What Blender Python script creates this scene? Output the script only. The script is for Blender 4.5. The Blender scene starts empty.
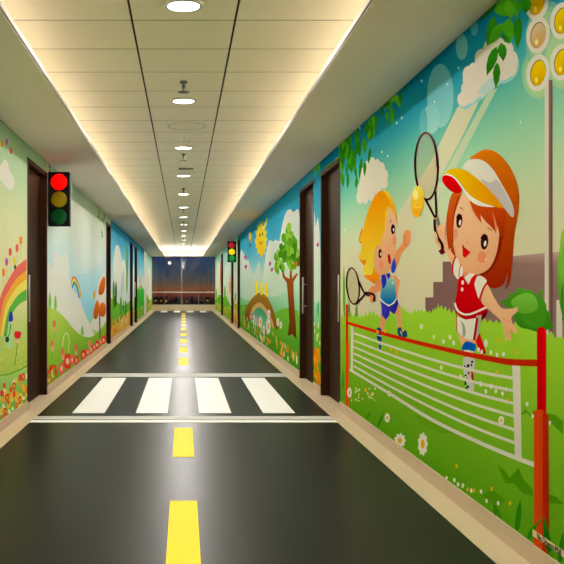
import bpy, bmesh, math, random
from mathutils import Vector
from mathutils.geometry import tessellate_polygon
C = bpy.context.scene.collection
PI = math.pi
HW, H, F, VX, VY = 1.38, 1.1, 849.0, 183.6, 285.4      # half width of corridor, eye height, focal length, horizon
YB, YN = 36.8, -4.0                                    # far and near end of corridor
SOF, CEIL = 2.347, 2.64
DOOR_H = 2.235

def lin(c):
    c = c / 255.0
    return c / 12.92 if c <= 0.04045 else ((c + 0.055) / 1.055) ** 2.4
def rgb(c, k=1.0): return (lin(c[0]) * k, lin(c[1]) * k, lin(c[2]) * k, 1.0)

# ------------------------------------------------------------------ materials
def mat(name, col, rough=0.5, spec=0.5, metal=0.0, k=1.0, noise=None, bump=0.0, nscale=(1, 1, 1), emit=0.0):
    m = bpy.data.materials.new(name); m.use_nodes = True
    nt = m.node_tree; b = nt.nodes['Principled BSDF']
    c = rgb(col, k)
    b.inputs['Base Color'].default_value = c
    b.inputs['Roughness'].default_value = rough
    b.inputs['Specular IOR Level'].default_value = spec
    b.inputs['Metallic'].default_value = metal
    if emit:
        b.inputs['Emission Color'].default_value = c; b.inputs['Emission Strength'].default_value = emit
    if noise:
        tc = nt.nodes.new('ShaderNodeTexCoord'); mp = nt.nodes.new('ShaderNodeMapping'); mp.inputs['Scale'].default_value = nscale
        n = nt.nodes.new('ShaderNodeTexNoise'); n.inputs['Scale'].default_value = noise[0]; n.inputs['Detail'].default_value = 5
        nt.links.new(tc.outputs['Object'], mp.inputs['Vector']); nt.links.new(mp.outputs['Vector'], n.inputs['Vector'])
        mx = nt.nodes.new('ShaderNodeMix'); mx.data_type = 'RGBA'
        a = noise[1]
        mx.inputs['A'].default_value = tuple(v * (1 - a) for v in c[:3]) + (1,)
        mx.inputs['B'].default_value = tuple(min(1, v * (1 + a)) for v in c[:3]) + (1,)
        nt.links.new(n.outputs['Fac'], mx.inputs['Factor']); nt.links.new(mx.outputs['Result'], b.inputs['Base Color'])
        if bump:
            bp = nt.nodes.new('ShaderNodeBump'); bp.inputs['Strength'].default_value = bump; bp.inputs['Distance'].default_value = 0.002
            nt.links.new(n.outputs['Fac'], bp.inputs['Height']); nt.links.new(bp.outputs['Normal'], b.inputs['Normal'])
    return m
def emission(name, col, s):
    m = bpy.data.materials.new(name); m.use_nodes = True; nt = m.node_tree; nt.nodes.clear()
    e = nt.nodes.new('ShaderNodeEmission'); o = nt.nodes.new('ShaderNodeOutputMaterial')
    e.inputs['Color'].default_value = rgb(col); e.inputs['Strength'].default_value = s
    nt.links.new(e.outputs[0], o.inputs[0]); return m
def paint_mat():
    m = bpy.data.materials.new('mural_print'); m.use_nodes = True; nt = m.node_tree; b = nt.nodes['Principled BSDF']
    a = nt.nodes.new('ShaderNodeVertexColor'); a.layer_name = 'print'
    nt.links.new(a.outputs['Color'], b.inputs['Base Color'])
    b.inputs['Roughness'].default_value = 0.7; b.inputs['Specular IOR Level'].default_value = 0.0
    return m
def glass_mat():
    m = bpy.data.materials.new('window_glass'); m.use_nodes = True; nt = m.node_tree; nt.nodes.clear()
    o = nt.nodes.new('ShaderNodeOutputMaterial'); mx = nt.nodes.new('ShaderNodeMixShader')
    t = nt.nodes.new('ShaderNodeBsdfTransparent'); g = nt.nodes.new('ShaderNodeBsdfGlossy'); fr = nt.nodes.new('ShaderNodeFresnel')
    t.inputs['Color'].default_value = (.93, .95, .97, 1); g.inputs['Roughness'].default_value = 0.02; fr.inputs['IOR'].default_value = 1.45
    nt.links.new(fr.outputs[0], mx.inputs[0]); nt.links.new(t.outputs[0], mx.inputs[1]); nt.links.new(g.outputs[0], mx.inputs[2])
    nt.links.new(mx.outputs[0], o.inputs[0]); return m

M = {}
M['wall'] = mat('wall_plaster', (205, 202, 188), .7, .2, noise=(30, .03), bump=.1)
M['tile'] = mat('ceiling_tile', (244, 236, 222), .75, .15, noise=(80, .015), bump=.05)
M['gap'] = mat('ceiling_gap', (62, 58, 52), .8, .1)
M['tedge'] = mat('ceiling_tile_edge', (120, 112, 98), .8, .1)
M['soffit'] = mat('soffit_plaster', (252, 240, 236), .75, .15, noise=(25, .015))
M['floor'] = mat('road_vinyl', (36, 35, 33), .32, .055, noise=(55, .22), bump=.25)
M['border'] = mat('beige_stone', (204, 184, 152), .4, .2, noise=(2.2, .09), nscale=(3, 1, 3))
M['base'] = mat('baseboard_stone', (196, 172, 146), .45, .15, noise=(3, .07), nscale=(1, 1, 3))
M['joint'] = mat('stone_joint', (150, 132, 108), .7, .2)
M['white'] = mat('white_marking', (250, 248, 242), .55, .1, noise=(40, .02))
M['greyline'] = mat('grey_marking', (196, 195, 190), .55, .1, noise=(40, .03))
M['yellow'] = mat('yellow_marking', (255, 220, 12), .55, .1, noise=(40, .04))
M['wood'] = mat('dark_wood', (50, 28, 15), .55, .03, noise=(7, .22), nscale=(6, 6, .6))
M['wood2'] = mat('dark_wood_frame', (56, 33, 20), .55, .03, noise=(7, .2), nscale=(6, 6, .6))
M['slit'] = mat('dark_door_glass', (14, 10, 9), .35, .15)
M['steel'] = mat('brushed_steel', (205, 203, 198), .32, .5, metal=.9)
M['grey'] = mat('dark_grey_metal', (70, 66, 60), .45, .4, metal=.3)
M['rim'] = mat('lamp_rim', (190, 184, 172), .4, .4)
M['offwhite'] = mat('ceiling_fitting', (200, 192, 176), .55, .3)
M['black'] = mat('black_housing', (7, 7, 7), .5, .2)
M['frame'] = mat('window_aluminium', (112, 106, 100), .6, .15)
M['lamp'] = emission('lamp_diffuser', (255, 250, 240), 6.0)
M['glass'] = glass_mat()
M['print'] = paint_mat()

# ------------------------------------------------------------------ mesh helpers
def tag(o, label=None, cat=None, group=None, kind=None):
    if label: o['label'] = label
    if cat: o['category'] = cat
    if group: o['group'] = group
    if kind: o['kind'] = kind
    return o
def obj(name, bm, mats, parent=None, smooth=False, bevel=0):
    me = bpy.data.meshes.new(name)
    bmesh.ops.recalc_face_normals(bm, faces=bm.faces)
    if smooth:
        for f in bm.faces: f.smooth = True
    bm.to_mesh(me); bm.free()
    for m in (mats if isinstance(mats, (list, tuple)) else [mats]): me.materials.append(m)
    o = bpy.data.objects.new(name, me); C.objects.link(o)
    if parent: o.parent = parent
    if bevel:
        b = o.modifiers.new('bevel', 'BEVEL'); b.width = bevel; b.segments = 2; b.limit_method = 'ANGLE'
    return o
def empty(name, loc, rz=0):
    o = bpy.data.objects.new(name, None); C.objects.link(o); o.location = loc; o.rotation_euler.z = rz
    o.empty_display_size = .1
    return o
def box(bm, x0, x1, y0, y1, z0, z1, mi=0):
    vs = [bm.verts.new((x, y, z)) for z in (z0, z1) for y in (y0, y1) for x in (x0, x1)]
    for q in ((0, 1, 3, 2), (4, 5, 7, 6), (0, 1, 5, 4), (2, 3, 7, 6), (0, 2, 6, 4), (1, 3, 7, 5)):
        f = bm.faces.new([vs[i] for i in q]); f.material_index = mi
def lathe(bm, prof, n=32, center=(0, 0, 0), axis='z', mi=0, cap=True):
    rings = []
    for r, h in prof:
        ring = []
        for i in range(n):
            a = 2 * PI * i / n
            p = (r * math.cos(a), r * math.sin(a), h)
            if axis == 'y': p = (p[0], p[2], p[1])
            if axis == 'x': p = (p[2], p[0], p[1])
            ring.append(bm.verts.new(Vector(p) + Vector(center)))
        rings.append(ring)
    for a, b in zip(rings, rings[1:]):
        for i in range(n):
            f = bm.faces.new((a[i], a[(i + 1) % n], b[(i + 1) % n], b[i])); f.material_index = mi
    if cap:
        for r in (rings[0], rings[-1]):
            f = bm.faces.new(r); f.material_index = mi
def boxobj(name, dims, m, parent=None, bevel=0):
    bm = bmesh.new(); box(bm, *dims); return obj(name, bm, m, parent, bevel=bevel)
def dup(root, loc, label=None):
    r = root.copy(); C.objects.link(r); r.location = loc
    if label: r['label'] = label
    for ch in list(root.children):
        c = ch.copy(); C.objects.link(c); c.parent = r
        for g in list(ch.children):
            d = g.copy(); C.objects.link(d); d.parent = c
    return r
ORD = ['first', 'second', 'third', 'fourth', 'fifth', 'sixth', 'seventh', 'eighth', 'ninth', 'tenth', 'eleventh', 'twelfth', 'thirteenth', 'fourteenth', 'fifteenth']

# ------------------------------------------------------------------ room shell
DR = [(7.46, 8.52), (8.99, 10.07), (20.7, 21.65), (23.45, 24.5), (29.6, 31.1)]
DL = [(7.48, 8.56), (15.1, 16.05), (21.8, 22.95), (23.8, 25.1)]

def floor_build():
    bm = bmesh.new(); box(bm, -1.236, 1.236, YN, YB, -.12, 0)
    f = obj('floor', bm, M['floor']); tag(f, 'dark glossy road-like corridor floor', kind='structure')
    n = 0
    for s in (-1, 1):
        bm = bmesh.new(); n += 1
        y = YN; i = 0
        while y < YB:
            y1 = min(y + .8, YB)
            x0, x1 = sorted((s * 1.236, s * 1.60))
            box(bm, x0, x1, y + .0008, y1 - .0008, -.12, .001)
            y = y1
        box(bm, *sorted((s * 1.2365, s * 1.5995)), YN, YB, -.11, -.001, mi=1)
        t = obj('trim_%d' % n, bm, [M['border'], M['joint']])
        tag(t, 'beige stone border strip of the floor along the %s wall' % ('left' if s < 0 else 'right'), kind='structure')
floor_build()

def wall_build(side, doors, name):
    bm = bmesh.new(); s = side
    a, b = sorted((s * 1.38, s * 1.60)); y = YN
    for d0, d1 in doors:
        box(bm, a, b, y, d0, -.12, CEIL + .1); box(bm, a, b, d0, d1, DOOR_H, CEIL + .1); y = d1
    box(bm, a, b, y, YB + .2, -.12, CEIL + .1)
    o = obj(name, bm, M['wall']); tag(o, kind='structure')
    bm = bmesh.new(); y = YN
    a, b = sorted((s * 1.368, s * 1.3815))
    for d0, d1 in list(doors) + [(YB, YB)]:
        yy = y
        while yy < d0 - 1e-6:
            y1 = min(yy + 1.2, d0); box(bm, a, b, yy + (.0006 if yy > y else 0), y1 - (.0006 if y1 < d0 else 0), .0015, .083); yy = y1
        y = d1
    o = obj('baseboard_' + name.split('_')[1], bm, M['base'], bevel=.0015); tag(o, kind='structure')
wall_build(-1, DL, 'wall_left'); wall_build(1, DR, 'wall_right')
# near end behind the camera
tag(boxobj('wall_near', (-1.38, 1.38, YN - .2, YN, -.12, CEIL + .1), M['wall']), kind='structure')
# far end: low sill wall and header
bm = bmesh.new(); box(bm, -1.38, 1.38, YB, YB + .2, -.12, .255)
tag(obj('wall_far', bm, M['border'], bevel=.004), 'low beige wall under the end window', kind='structure')
bm = bmesh.new(); box(bm, -1.38, 1.38, YB, YB + .2, SOF, CEIL + .1)
tag(obj('trim_3', bm, M['soffit']), 'header above the end window', kind='structure')

def ceiling_build():
    bm = bmesh.new()
    box(bm, -1.38, 1.38, YN, YB, CEIL + .02, CEIL + .1, mi=1)
    rows = int((YB - YN) / .6) + 3
    y0 = 4.93 - .6 * 15
    for i in range(rows):
        a, b = max(y0 + .6 * i, YN), min(y0 + .6 * (i + 1), YB)
        if b - a < .02: continue
        for x0, x1 in ((-1.378, -.3), (-.3, .3), (.3, 1.378)):
            gx0 = .006 if abs(x0) < 1 else 0; gx1 = .006 if abs(x1) < 1 else 0
            box(bm, x0 + gx0, x1 - gx1, a + .005, b - .005, CEIL, CEIL + .018)
            bm.faces.ensure_lookup_table()
            for f in bm.faces[-4:]: f.material_index = 2
    c = obj('ceiling', bm, [M['tile'], M['gap'], M['tedge']]); tag(c, 'cream panelled corridor ceiling with dark grooves', kind='structure')
    ye = 36.62
    bm = bmesh.new()
    for s in (-1, 1):
        a, b = sorted((s * .829, s * 1.38)); box(bm, a, b, YN, YB, SOF, SOF + .02)
        a, b = sorted((s * .829, s * .845)); box(bm, a, b, YN, ye, SOF + .0005, SOF + .048)
    box(bm, -.83, .83, ye, YB, SOF, SOF + .02); box(bm, -.845, .845, ye, ye + .016, SOF + .0005, SOF + .048)
    box(bm, -.83, .83, YN, 0.2, SOF, SOF + .02) if False else None
    s = obj('soffit', bm, M['soffit'], c, bevel=.003)
    s['label'] = 'plain dropped soffit with raised lip around the glowing cove'
ceiling_build()

# ------------------------------------------------------------------ doors
def door(n, side, y0, y1, handle_y, slit=None):
    s = side
    def bx(bm, xa, xb, ya, yb, za, zb): a, b = sorted((s * xa, s * xb)); box(bm, a, b, ya, yb, za, zb)
    bm = bmesh.new(); fw = .045
    bx(bm, 1.44, 1.485, y0 + fw, y1 - fw, .006, DOOR_H - fw)
    d = obj('door_%d' % n, bm, M['wood'], bevel=.002); d['kind'] = 'structure'
    bm = bmesh.new()
    bx(bm, 1.374, 1.50, y0, y0 + fw, .002, DOOR_H); bx(bm, 1.374, 1.50, y1 - fw, y1, .002, DOOR_H)
    bx(bm, 1.3742, 1.4998, y0 + fw, y1 - fw, DOOR_H - fw, DOOR_H - .0005)
    obj('door_frame', bm, M['wood2'], d, bevel=.003)
    if slit:
        bm = bmesh.new(); bx(bm, 1.4375, 1.4405, slit - .05, slit + .05, .2, 2.0)
        obj('glass_strip', bm, M['slit'], d)['label'] = 'narrow dark vertical glass strip'
    if handle_y:
        bm = bmesh.new(); hx = s * 1.388
        lathe(bm, [(.011, 0), (.012, .002), (.012, .418), (.011, .42)], 14, (hx, handle_y, .775))
        for z in (.86, 1.11):
            lathe(bm, [(.008, 0), (.008, .052)] if s > 0 else [(.008, -.052), (.008, 0)], 10, (hx, handle_y, z), 'x')
        obj('door_handle', bm, M['steel'], d, smooth=True)['label'] = 'vertical brushed steel pull bar'
    return d
k = 0
for side, lst, hs, sl in ((-1, DL, [7.62, None, None, 24.4], [None] * 4),
                          (1, DR, [7.58, 9.86, None, None, None], [None, 9.42, None, None, None])):
    for (a, b), hy, st in zip(lst, hs, sl):
        k += 1; door(k, side, a, b, hy, st)

# ------------------------------------------------------------------ end window and what lies beyond
bm = bmesh.new()
z0, z1 = .256, SOF - .001
yw = YB + .03
box(bm, -1.379, 1.379, yw, yw + .06, z0, z0 + .03); box(bm, -1.379, 1.379, yw, yw + .06, z1 - .02, z1)
box(bm, -1.379, -1.35, yw, yw + .06, z0 + .03, z1 - .02); box(bm, 1.35, 1.379, yw, yw + .06, z0 + .03, z1 - .02)
w = obj('window_1', bm, M['frame'], bevel=.003); w['kind'] = 'structure'
boxobj('mullion', (-.105, -.055, yw, yw + .06, z0 + .03, z1 - .02), M['frame'], w, .003)
for a, b in ((-1.35, -.105), (-.055, 1.35)):
    boxobj('window_pane', (a, b, yw + .025, yw + .035, z0 + .03, z1 - .02), M['glass'], w)
bm = bmesh.new(); box(bm, -1.349, 1.349, YB - .02, YB + .028, .785, .825)
r = obj('guard_rail', bm, M['rim'], w, bevel=.004)
for x in (-.8, .65): boxobj('rail_post', (x - .012, x + .012, YB + .003, YB + .026, .256, .785), M['frame'], w)

for side in (0,):
    bm = bmesh.new(); box(bm, -900, 900, 80, 1500, -41, -40)
    g = obj('city_ground', bm, mat('night_ground', (14, 14, 18), .9, .1)); tag(g, 'dark city ground far beyond the end window', kind='structure')
bmats = [mat('night_facade', (22, 20, 26), .8, .1), mat('night_facade_brown', (34, 24, 24), .8, .1)]
mw = emission('lit_office_window', (255, 180, 70), .35)
random.seed(5)
for i in range(17):
    Y = 330 + 14 * ((i * 7) % 17); x = (-23 + i * 2.75) * Y / 450
    wd = random.uniform(3.6, 5.2) * .5 * Y / 450; top = H - random.uniform(12, 17) * Y / F
    bm = bmesh.new(); box(bm, x - wd / 2, x + wd / 2, Y, Y + 10, -40, top)
    box(bm, x - wd / 5, x + wd / 6, Y + 2, Y + 7, top - .1, top + random.uniform(.4, 1.3))
    b = obj('city_building', bm, bmats[i % 2])
    tag(b, 'dark distant city building beyond the end window at dusk', 'building', 'city buildings beyond the window')
    for r_ in range(2):
        if random.random() < .35:
            zz = top - 1.2 - r_ * 1.7
            boxobj('lit_office_window', (x - .5, x + .4, Y - .05, Y + .02, zz - .6, zz), mw, b)['label'] = 'warm lit window'
bm = bmesh.new(); bmesh.ops.create_uvsphere(bm, u_segments=24, v_segments=12, radius=1.75)
mo = obj('moon', bm, emission('moonlight', (255, 235, 205), 1.1), smooth=True); mo.location = ((169.5 - VX) * 950 / F, 950, H - (263 - VY) * 950 / F)
tag(mo, 'small pale round moon in the dusk sky behind the end window', 'moon')

w_ = bpy.data.worlds.new('dusk'); bpy.context.scene.world = w_; w_.use_nodes = True; nt = w_.node_tree
bg = nt.nodes['Background']; tc = nt.nodes.new('ShaderNodeTexCoord'); sp = nt.nodes.new('ShaderNodeSeparateXYZ')
mr = nt.nodes.new('ShaderNodeMapRange'); mr.inputs['From Min'].default_value = -.02; mr.inputs['From Max'].default_value = .04
cr = nt.nodes.new('ShaderNodeValToRGB'); nt.links.new(tc.outputs['Generated'], sp.inputs[0]); nt.links.new(sp.outputs['Z'], mr.inputs['Value'])
nt.links.new(mr.outputs[0], cr.inputs[0]); nt.links.new(cr.outputs[0], bg.inputs[0])
stops = [(0, (24, 14, 20)), (.1, (62, 26, 26)), (.18, (92, 40, 26)), (.27, (102, 58, 32)), (.36, (72, 54, 44)), (.48, (52, 54, 56)), (.64, (42, 52, 66)), (1, (24, 40, 76))]
el = cr.color_ramp.elements
while len(el) < len(stops): el.new(.5)
for e, (p, c) in zip(el, stops): e.position = p; e.color = rgb(c)
bg.inputs['Strength'].default_value = 1.0
SKY = bg

# ------------------------------------------------------------------ road markings
def marking(name, x0, x1, y0, y1, m, label, cat, group=None, h=.0022):
    bm = bmesh.new(); box(bm, x0, x1, y0, y1, .0002, h); o = obj(name, bm, m); tag(o, label, cat, group); return o
xs = [(-.960, -.681), (-.412, -.137), (.133, .411), (.685, .960)]
nm = ['leftmost', 'second from left', 'second from right', 'rightmost']
for (a, b), t in zip(xs, nm):
    marking('crosswalk_stripe', a, b, 7.31, 10.09, M['white'], 'large white crosswalk stripe in the near crossing, %s of four' % t, 'crosswalk stripe', 'near crosswalk stripes')
for (a, b), t in zip(xs, nm):
    marking('crosswalk_stripe', a, b, 34.6, 36.6, M['white'], 'tiny white crosswalk stripe by the end window, %s of four' % t, 'crosswalk stripe', 'far crosswalk stripes')
marking('stop_line', -1.235, 1.235, 6.955, 7.13, M['greyline'], 'light grey line across the floor just before the near crosswalk, above a thin white line', 'road line')
marking('stop_line', -1.235, 1.235, 6.81, 6.918, M['white'], 'thin white line across the floor, the closest to the camera before the near crosswalk', 'road line')
marking('stop_line', -1.235, 1.235, 10.2, 10.60, M['greyline'], 'light grey line across the floor just beyond the near crosswalk', 'road line')
dashes = [(3.2, 4.33), (5.44, 6.55)] + [(11.7 + 2.25 * i, 12.87 + 2.25 * i) for i in range(10)]
for i, (a, b) in enumerate(dashes):
    lb = ['yellow centre dash nearest the camera, cut by the bottom edge of the picture', 'yellow centre dash just in front of the near crosswalk lines'] if i < 2 else None
    lb = lb[i] if lb else 'yellow centre dash on the dark floor, %s one beyond the near crosswalk' % ORD[i - 2]
    marking('centre_dash', -.07, .0685, a, b, M['yellow'], lb, 'road dash', 'yellow centre line dashes')

# ------------------------------------------------------------------ ceiling fittings
t = empty('downlight', (0, 2.25, CEIL))
bm = bmesh.new(); lathe(bm, [(.088, -.012), (.094, -.016), (.106, -.012), (.109, -.004), (.109, .0005)], 40, cap=False); obj('rim', bm, M['rim'], t, True)
bm = bmesh.new(); lathe(bm, [(.0, -.0105), (.05, -.011), (.0875, -.012)], 40, cap=False); obj('diffuser', bm, M['lamp'], t)['label'] = 'glowing white disc'
tag(t, 'round ceiling downlight above and behind the camera, before the frame starts', 'ceiling light', 'ceiling downlights')
LY = [4.65 + 2.4 * i for i in range(14)]
t.location = (0, LY[0], CEIL)
t['label'] = 'round glowing ceiling downlight at the top edge, the largest and nearest'
for i, y in enumerate(LY[1:]): dup(t, (0, y, CEIL), 'round glowing ceiling downlight, %s in the row counting from the camera' % ORD[i + 1])
def lamp_light(y):
    l = bpy.data.lights.new('downlight_light', 'AREA'); l.shape = 'DISK'; l.size = .17; l.energy = LAMP_W; l.color = (1, .945, .90); l.spread = PI
    o = bpy.data.objects.new('downlight_light', l); C.objects.link(o); o.location = (0, y, CEIL - .02)
    o.visible_glossy = True
LAMP_W, COVE_W = 21.0, 78.0
for y in LY + [2.25, -.15, -2.55]: lamp_light(y)
s = empty('sprinkler', (0, 6.41, CEIL))
bm = bmesh.new(); lathe(bm, [(.03, 0), (.031, -.006), (.024, -.016), (.012, -.02)], 24); obj('escutcheon', bm, M['grey'], s, True)
bm = bmesh.new(); lathe(bm, [(.009, -.016), (.010, -.03), (.013, -.032), (.013, -.042), (.005, -.047), (.004, -.076)], 16)
for q in (-1, 1): box(bm, q * .012 - .002, q * .012 + .002, -.002, .002, -.078, -.038)
obj('stem', bm, M['grey'], s)
bm = bmesh.new(); lathe(bm, [(.012, -.074), (.044, -.080), (.044, -.082), (.012, -.084)], 24); obj('deflector', bm, M['grey'], s)
tag(s, 'dark pendent fire sprinkler just in front of the second downlight', 'sprinkler', 'ceiling sprinklers')
for i in range(1, 8): dup(s, (0, 6.41 + 3.54 * i, CEIL), 'dark pendent fire sprinkler, %s in the row counting from the camera' % ORD[i])
sp_ = empty('ceiling_speaker', (.03, 8.2, CEIL))
bm = bmesh.new(); lathe(bm, [(.17, -.002), (.18, -.006), (.187, -.004), (.188, .0005)], 40, cap=False); obj('rim', bm, M['offwhite'], sp_, True)
bm = bmesh.new(); lathe(bm, [(.0005, -.0035), (.1, -.0035), (.171, -.0025)], 40, cap=False); obj('grille', bm, M['tile'], sp_)
tag(sp_, 'large flat round ceiling speaker behind the second downlight, same colour as the ceiling', 'speaker')
sd = empty('smoke_detector', (.02, 8.86, CEIL))
bm = bmesh.new(); lathe(bm, [(.055, 0), (.055, -.012), (.05, -.018), (.035, -.03), (.0, -.032)], 28, cap=False); obj('body', bm, M['rim'], sd, True)
tag(sd, 'small round smoke detector just in front of the third downlight', 'smoke detector')
for i, y in enumerate((11.17,)):
    v = empty('linear_vent', (.03, y, CEIL))
    bm = bmesh.new(); 
    for a, b, c, d in ((-.1, .1, -.05, -.04), (-.1, .1, .04, .05), (-.1, -.09, -.04, .04), (.09, .1, -.04, .04)): box(bm, a, b, c, d, -.012, .0)
    obj('vent_frame', bm, M['grey'], v)
    bm = bmesh.new(); 
    for q in range(5): box(bm, -.09, .09, -.036 + q * .016, -.030 + q * .016, -.009, -.001)
    obj('louvre', bm, M['gap'], v)
    tag(v, 'small dark rectangular ceiling vent between the third and fourth downlights', 'vent')

# cove strips behind the soffit lips (real light source of the cove glow)
def strip(x, y, sx, sy, rot):
    l = bpy.data.lights.new('cove_light', 'AREA'); l.shape = 'RECTANGLE'; l.size = sx; l.size_y = sy; l.color = (.93, 1, .86); l.spread = math.radians(120)
    l.energy = COVE_W * max(sx, sy)
    o = bpy.data.objects.new('cove_light', l); C.objects.link(o); o.location = (x, y, SOF + .045); o.rotation_euler = rot
for s_ in (-1, 1): strip(s_ * 1.30, (YN + 36.6) / 2, .04, 36.6 - YN, (PI, s_ * 1.25, 0))
strip(0, 36.72, 1.65, .03, (PI + 1.1, 0, 0))

# ------------------------------------------------------------------ traffic lights
def traffic(x0, yf, z0, cols, emits, label):
    t = empty('traffic_light', (x0, yf, z0))
    bm = bmesh.new(); box(bm, 0, .223, 0, .085, 0, .552); obj('housing', bm, M['black'], t, bevel=.008)
    for zz, col, e, nme in zip((.448, .271, .096), cols, emits, ('red', 'yellow', 'green')):
        bm = bmesh.new(); lathe(bm, [(.0005, -.014), (.03, -.0135), (.06, -.011), (.076, -.006), (.081, 0), (.081, .004)], 36, (.1115, 0, zz), 'y', cap=False)
        m = mat('lens_' + nme, col, .5, .15, k=1.0, emit=e)
        obj('lens', bm, m, t, True)['label'] = '%s lens' % nme
    bm = bmesh.new(); s = -1 if x0 < 0 else 1
    bx = -.004 if s < 0 else .2232
    box(bm, bx if s < 0 else .2232, .0 if s < 0 else .2275, .02, .065, .06, .49); obj('wall_bracket', bm, M['grey'], t)
    tag(t, label, 'traffic light', 'corridor traffic lights')
traffic(-1.374, 8.6, 1.70, [(255, 0, 0), (165, 142, 4), (10, 92, 36)], [1.3, 0, 0], 'large black traffic light with lit red lens on the left wall beside the near door')
traffic(1.374 - .223, 22.2, 1.706, [(205, 24, 40), (235, 205, 15), (12, 150, 60)], [0, .35, 0], 'small distant black traffic light box projecting from the right wall')

#MURALS
# ------------------------------------------------------------------ printed wall murals (flat wallpaper on the wall planes)
ALB = 1.0
def crop(x0, y0, s):
    return lambda *pts: [(x0 + x / s, y0 + y / s) for x, y in pts]
PX = lambda *pts: list(pts)
def mixc(a, b, t): return tuple(p + (q - p) * t for p, q in zip(a, b))
def stops_fn(st):
    def f(u, v):
        if v <= st[0][0]: return st[0][1]
        for (z0, c0), (z1, c1) in zip(st, st[1:]):
            if v <= z1: return mixc(c0, c1, (v - z0) / (z1 - z0))
        return st[-1][1]
    return f
def closed_spline(p, n=4):
    out = []; k = len(p)
    for i in range(k):
        a, b, c, d = p[i - 1], p[i], p[(i + 1) % k], p[(i + 2) % k]
        for j in range(n):
            t = j / n
            out.append(tuple(.5 * ((2 * b[q]) + (-a[q] + c[q]) * t + (2 * a[q] - 5 * b[q] + 4 * c[q] - d[q]) * t * t + (-a[q] + 3 * b[q] - 3 * c[q] + d[q]) * t ** 3) for q in (0, 1)))
    return out
def open_spline(p, n=5):
    if len(p) < 3: return list(p)
    out = []; k = len(p)
    for i in range(k - 1):
        a, b, c, d = p[max(i - 1, 0)], p[i], p[i + 1], p[min(i + 2, k - 1)]
        for j in range(n):
            t = j / n
            out.append(tuple(.5 * ((2 * b[q]) + (-a[q] + c[q]) * t + (2 * a[q] - 5 * b[q] + 4 * c[q] - d[q]) * t * t + (-a[q] + 3 * b[q] - 3 * c[q] + d[q]) * t ** 3) for q in (0, 1)))
    out.append(p[-1]); return out

class Mural:
    def __init__(s, side, rects, fn, label, group='children wall murals', cell=.14):
        s.full = [r for r in rects if r[2] < .5]; s.side = side; s.fn = fn; s.items = []; s.parts = []
        bm = bmesh.new(); cl = bm.loops.layers.float_color.new('print')
        def paint(f, c=None):
            for l in f.loops:
                v = l.vert.co; k = fn(v.y, v.z) if c is None else c
                l[cl] = rgb(k, ALB)
        for y0, y1, z0, z1 in rects:
            ny, nz = max(1, int((y1 - y0) / cell / 2)), max(1, int((z1 - z0) / cell))
            g = [[bm.verts.new((side * 1.3780, y0 + (y1 - y0) * i / ny, z0 + (z1 - z0) * j / nz)) for j in range(nz + 1)] for i in range(ny + 1)]
            for i in range(ny):
                for j in range(nz):
                    paint(bm.faces.new((g[i][j], g[i + 1][j], g[i + 1][j + 1], g[i][j + 1])))
            rim = [g[i][0] for i in range(ny + 1)] + [g[ny][j] for j in range(1, nz + 1)] + [g[i][nz] for i in range(ny - 1, -1, -1)] + [g[0][j] for j in range(nz - 1, 0, -1)]
            bk = [bm.verts.new((side * 1.3799, v.co.y, v.co.z)) for v in rim]
            for i in range(len(rim)):
                q = (i + 1) % len(rim); paint(bm.faces.new((rim[i], rim[q], bk[q], bk[i])))
            paint(bm.faces.new(bk[::-1]))
        s.root = obj('wall_mural', bm, M['print']); tag(s.root, label, 'mural', group)
    def uv(s, p):
        Y = HW * F / max(s.side * (p[0] - VX), 30); return (Y, H - (p[1] - VY) * Y / F)
    def part(s, name, parent=None, label=None, kind=None):
        p = Part(s, name, parent, label, kind); s.parts.append(p); return p
    def build(s):
        for p in s.parts: p.build()
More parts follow.
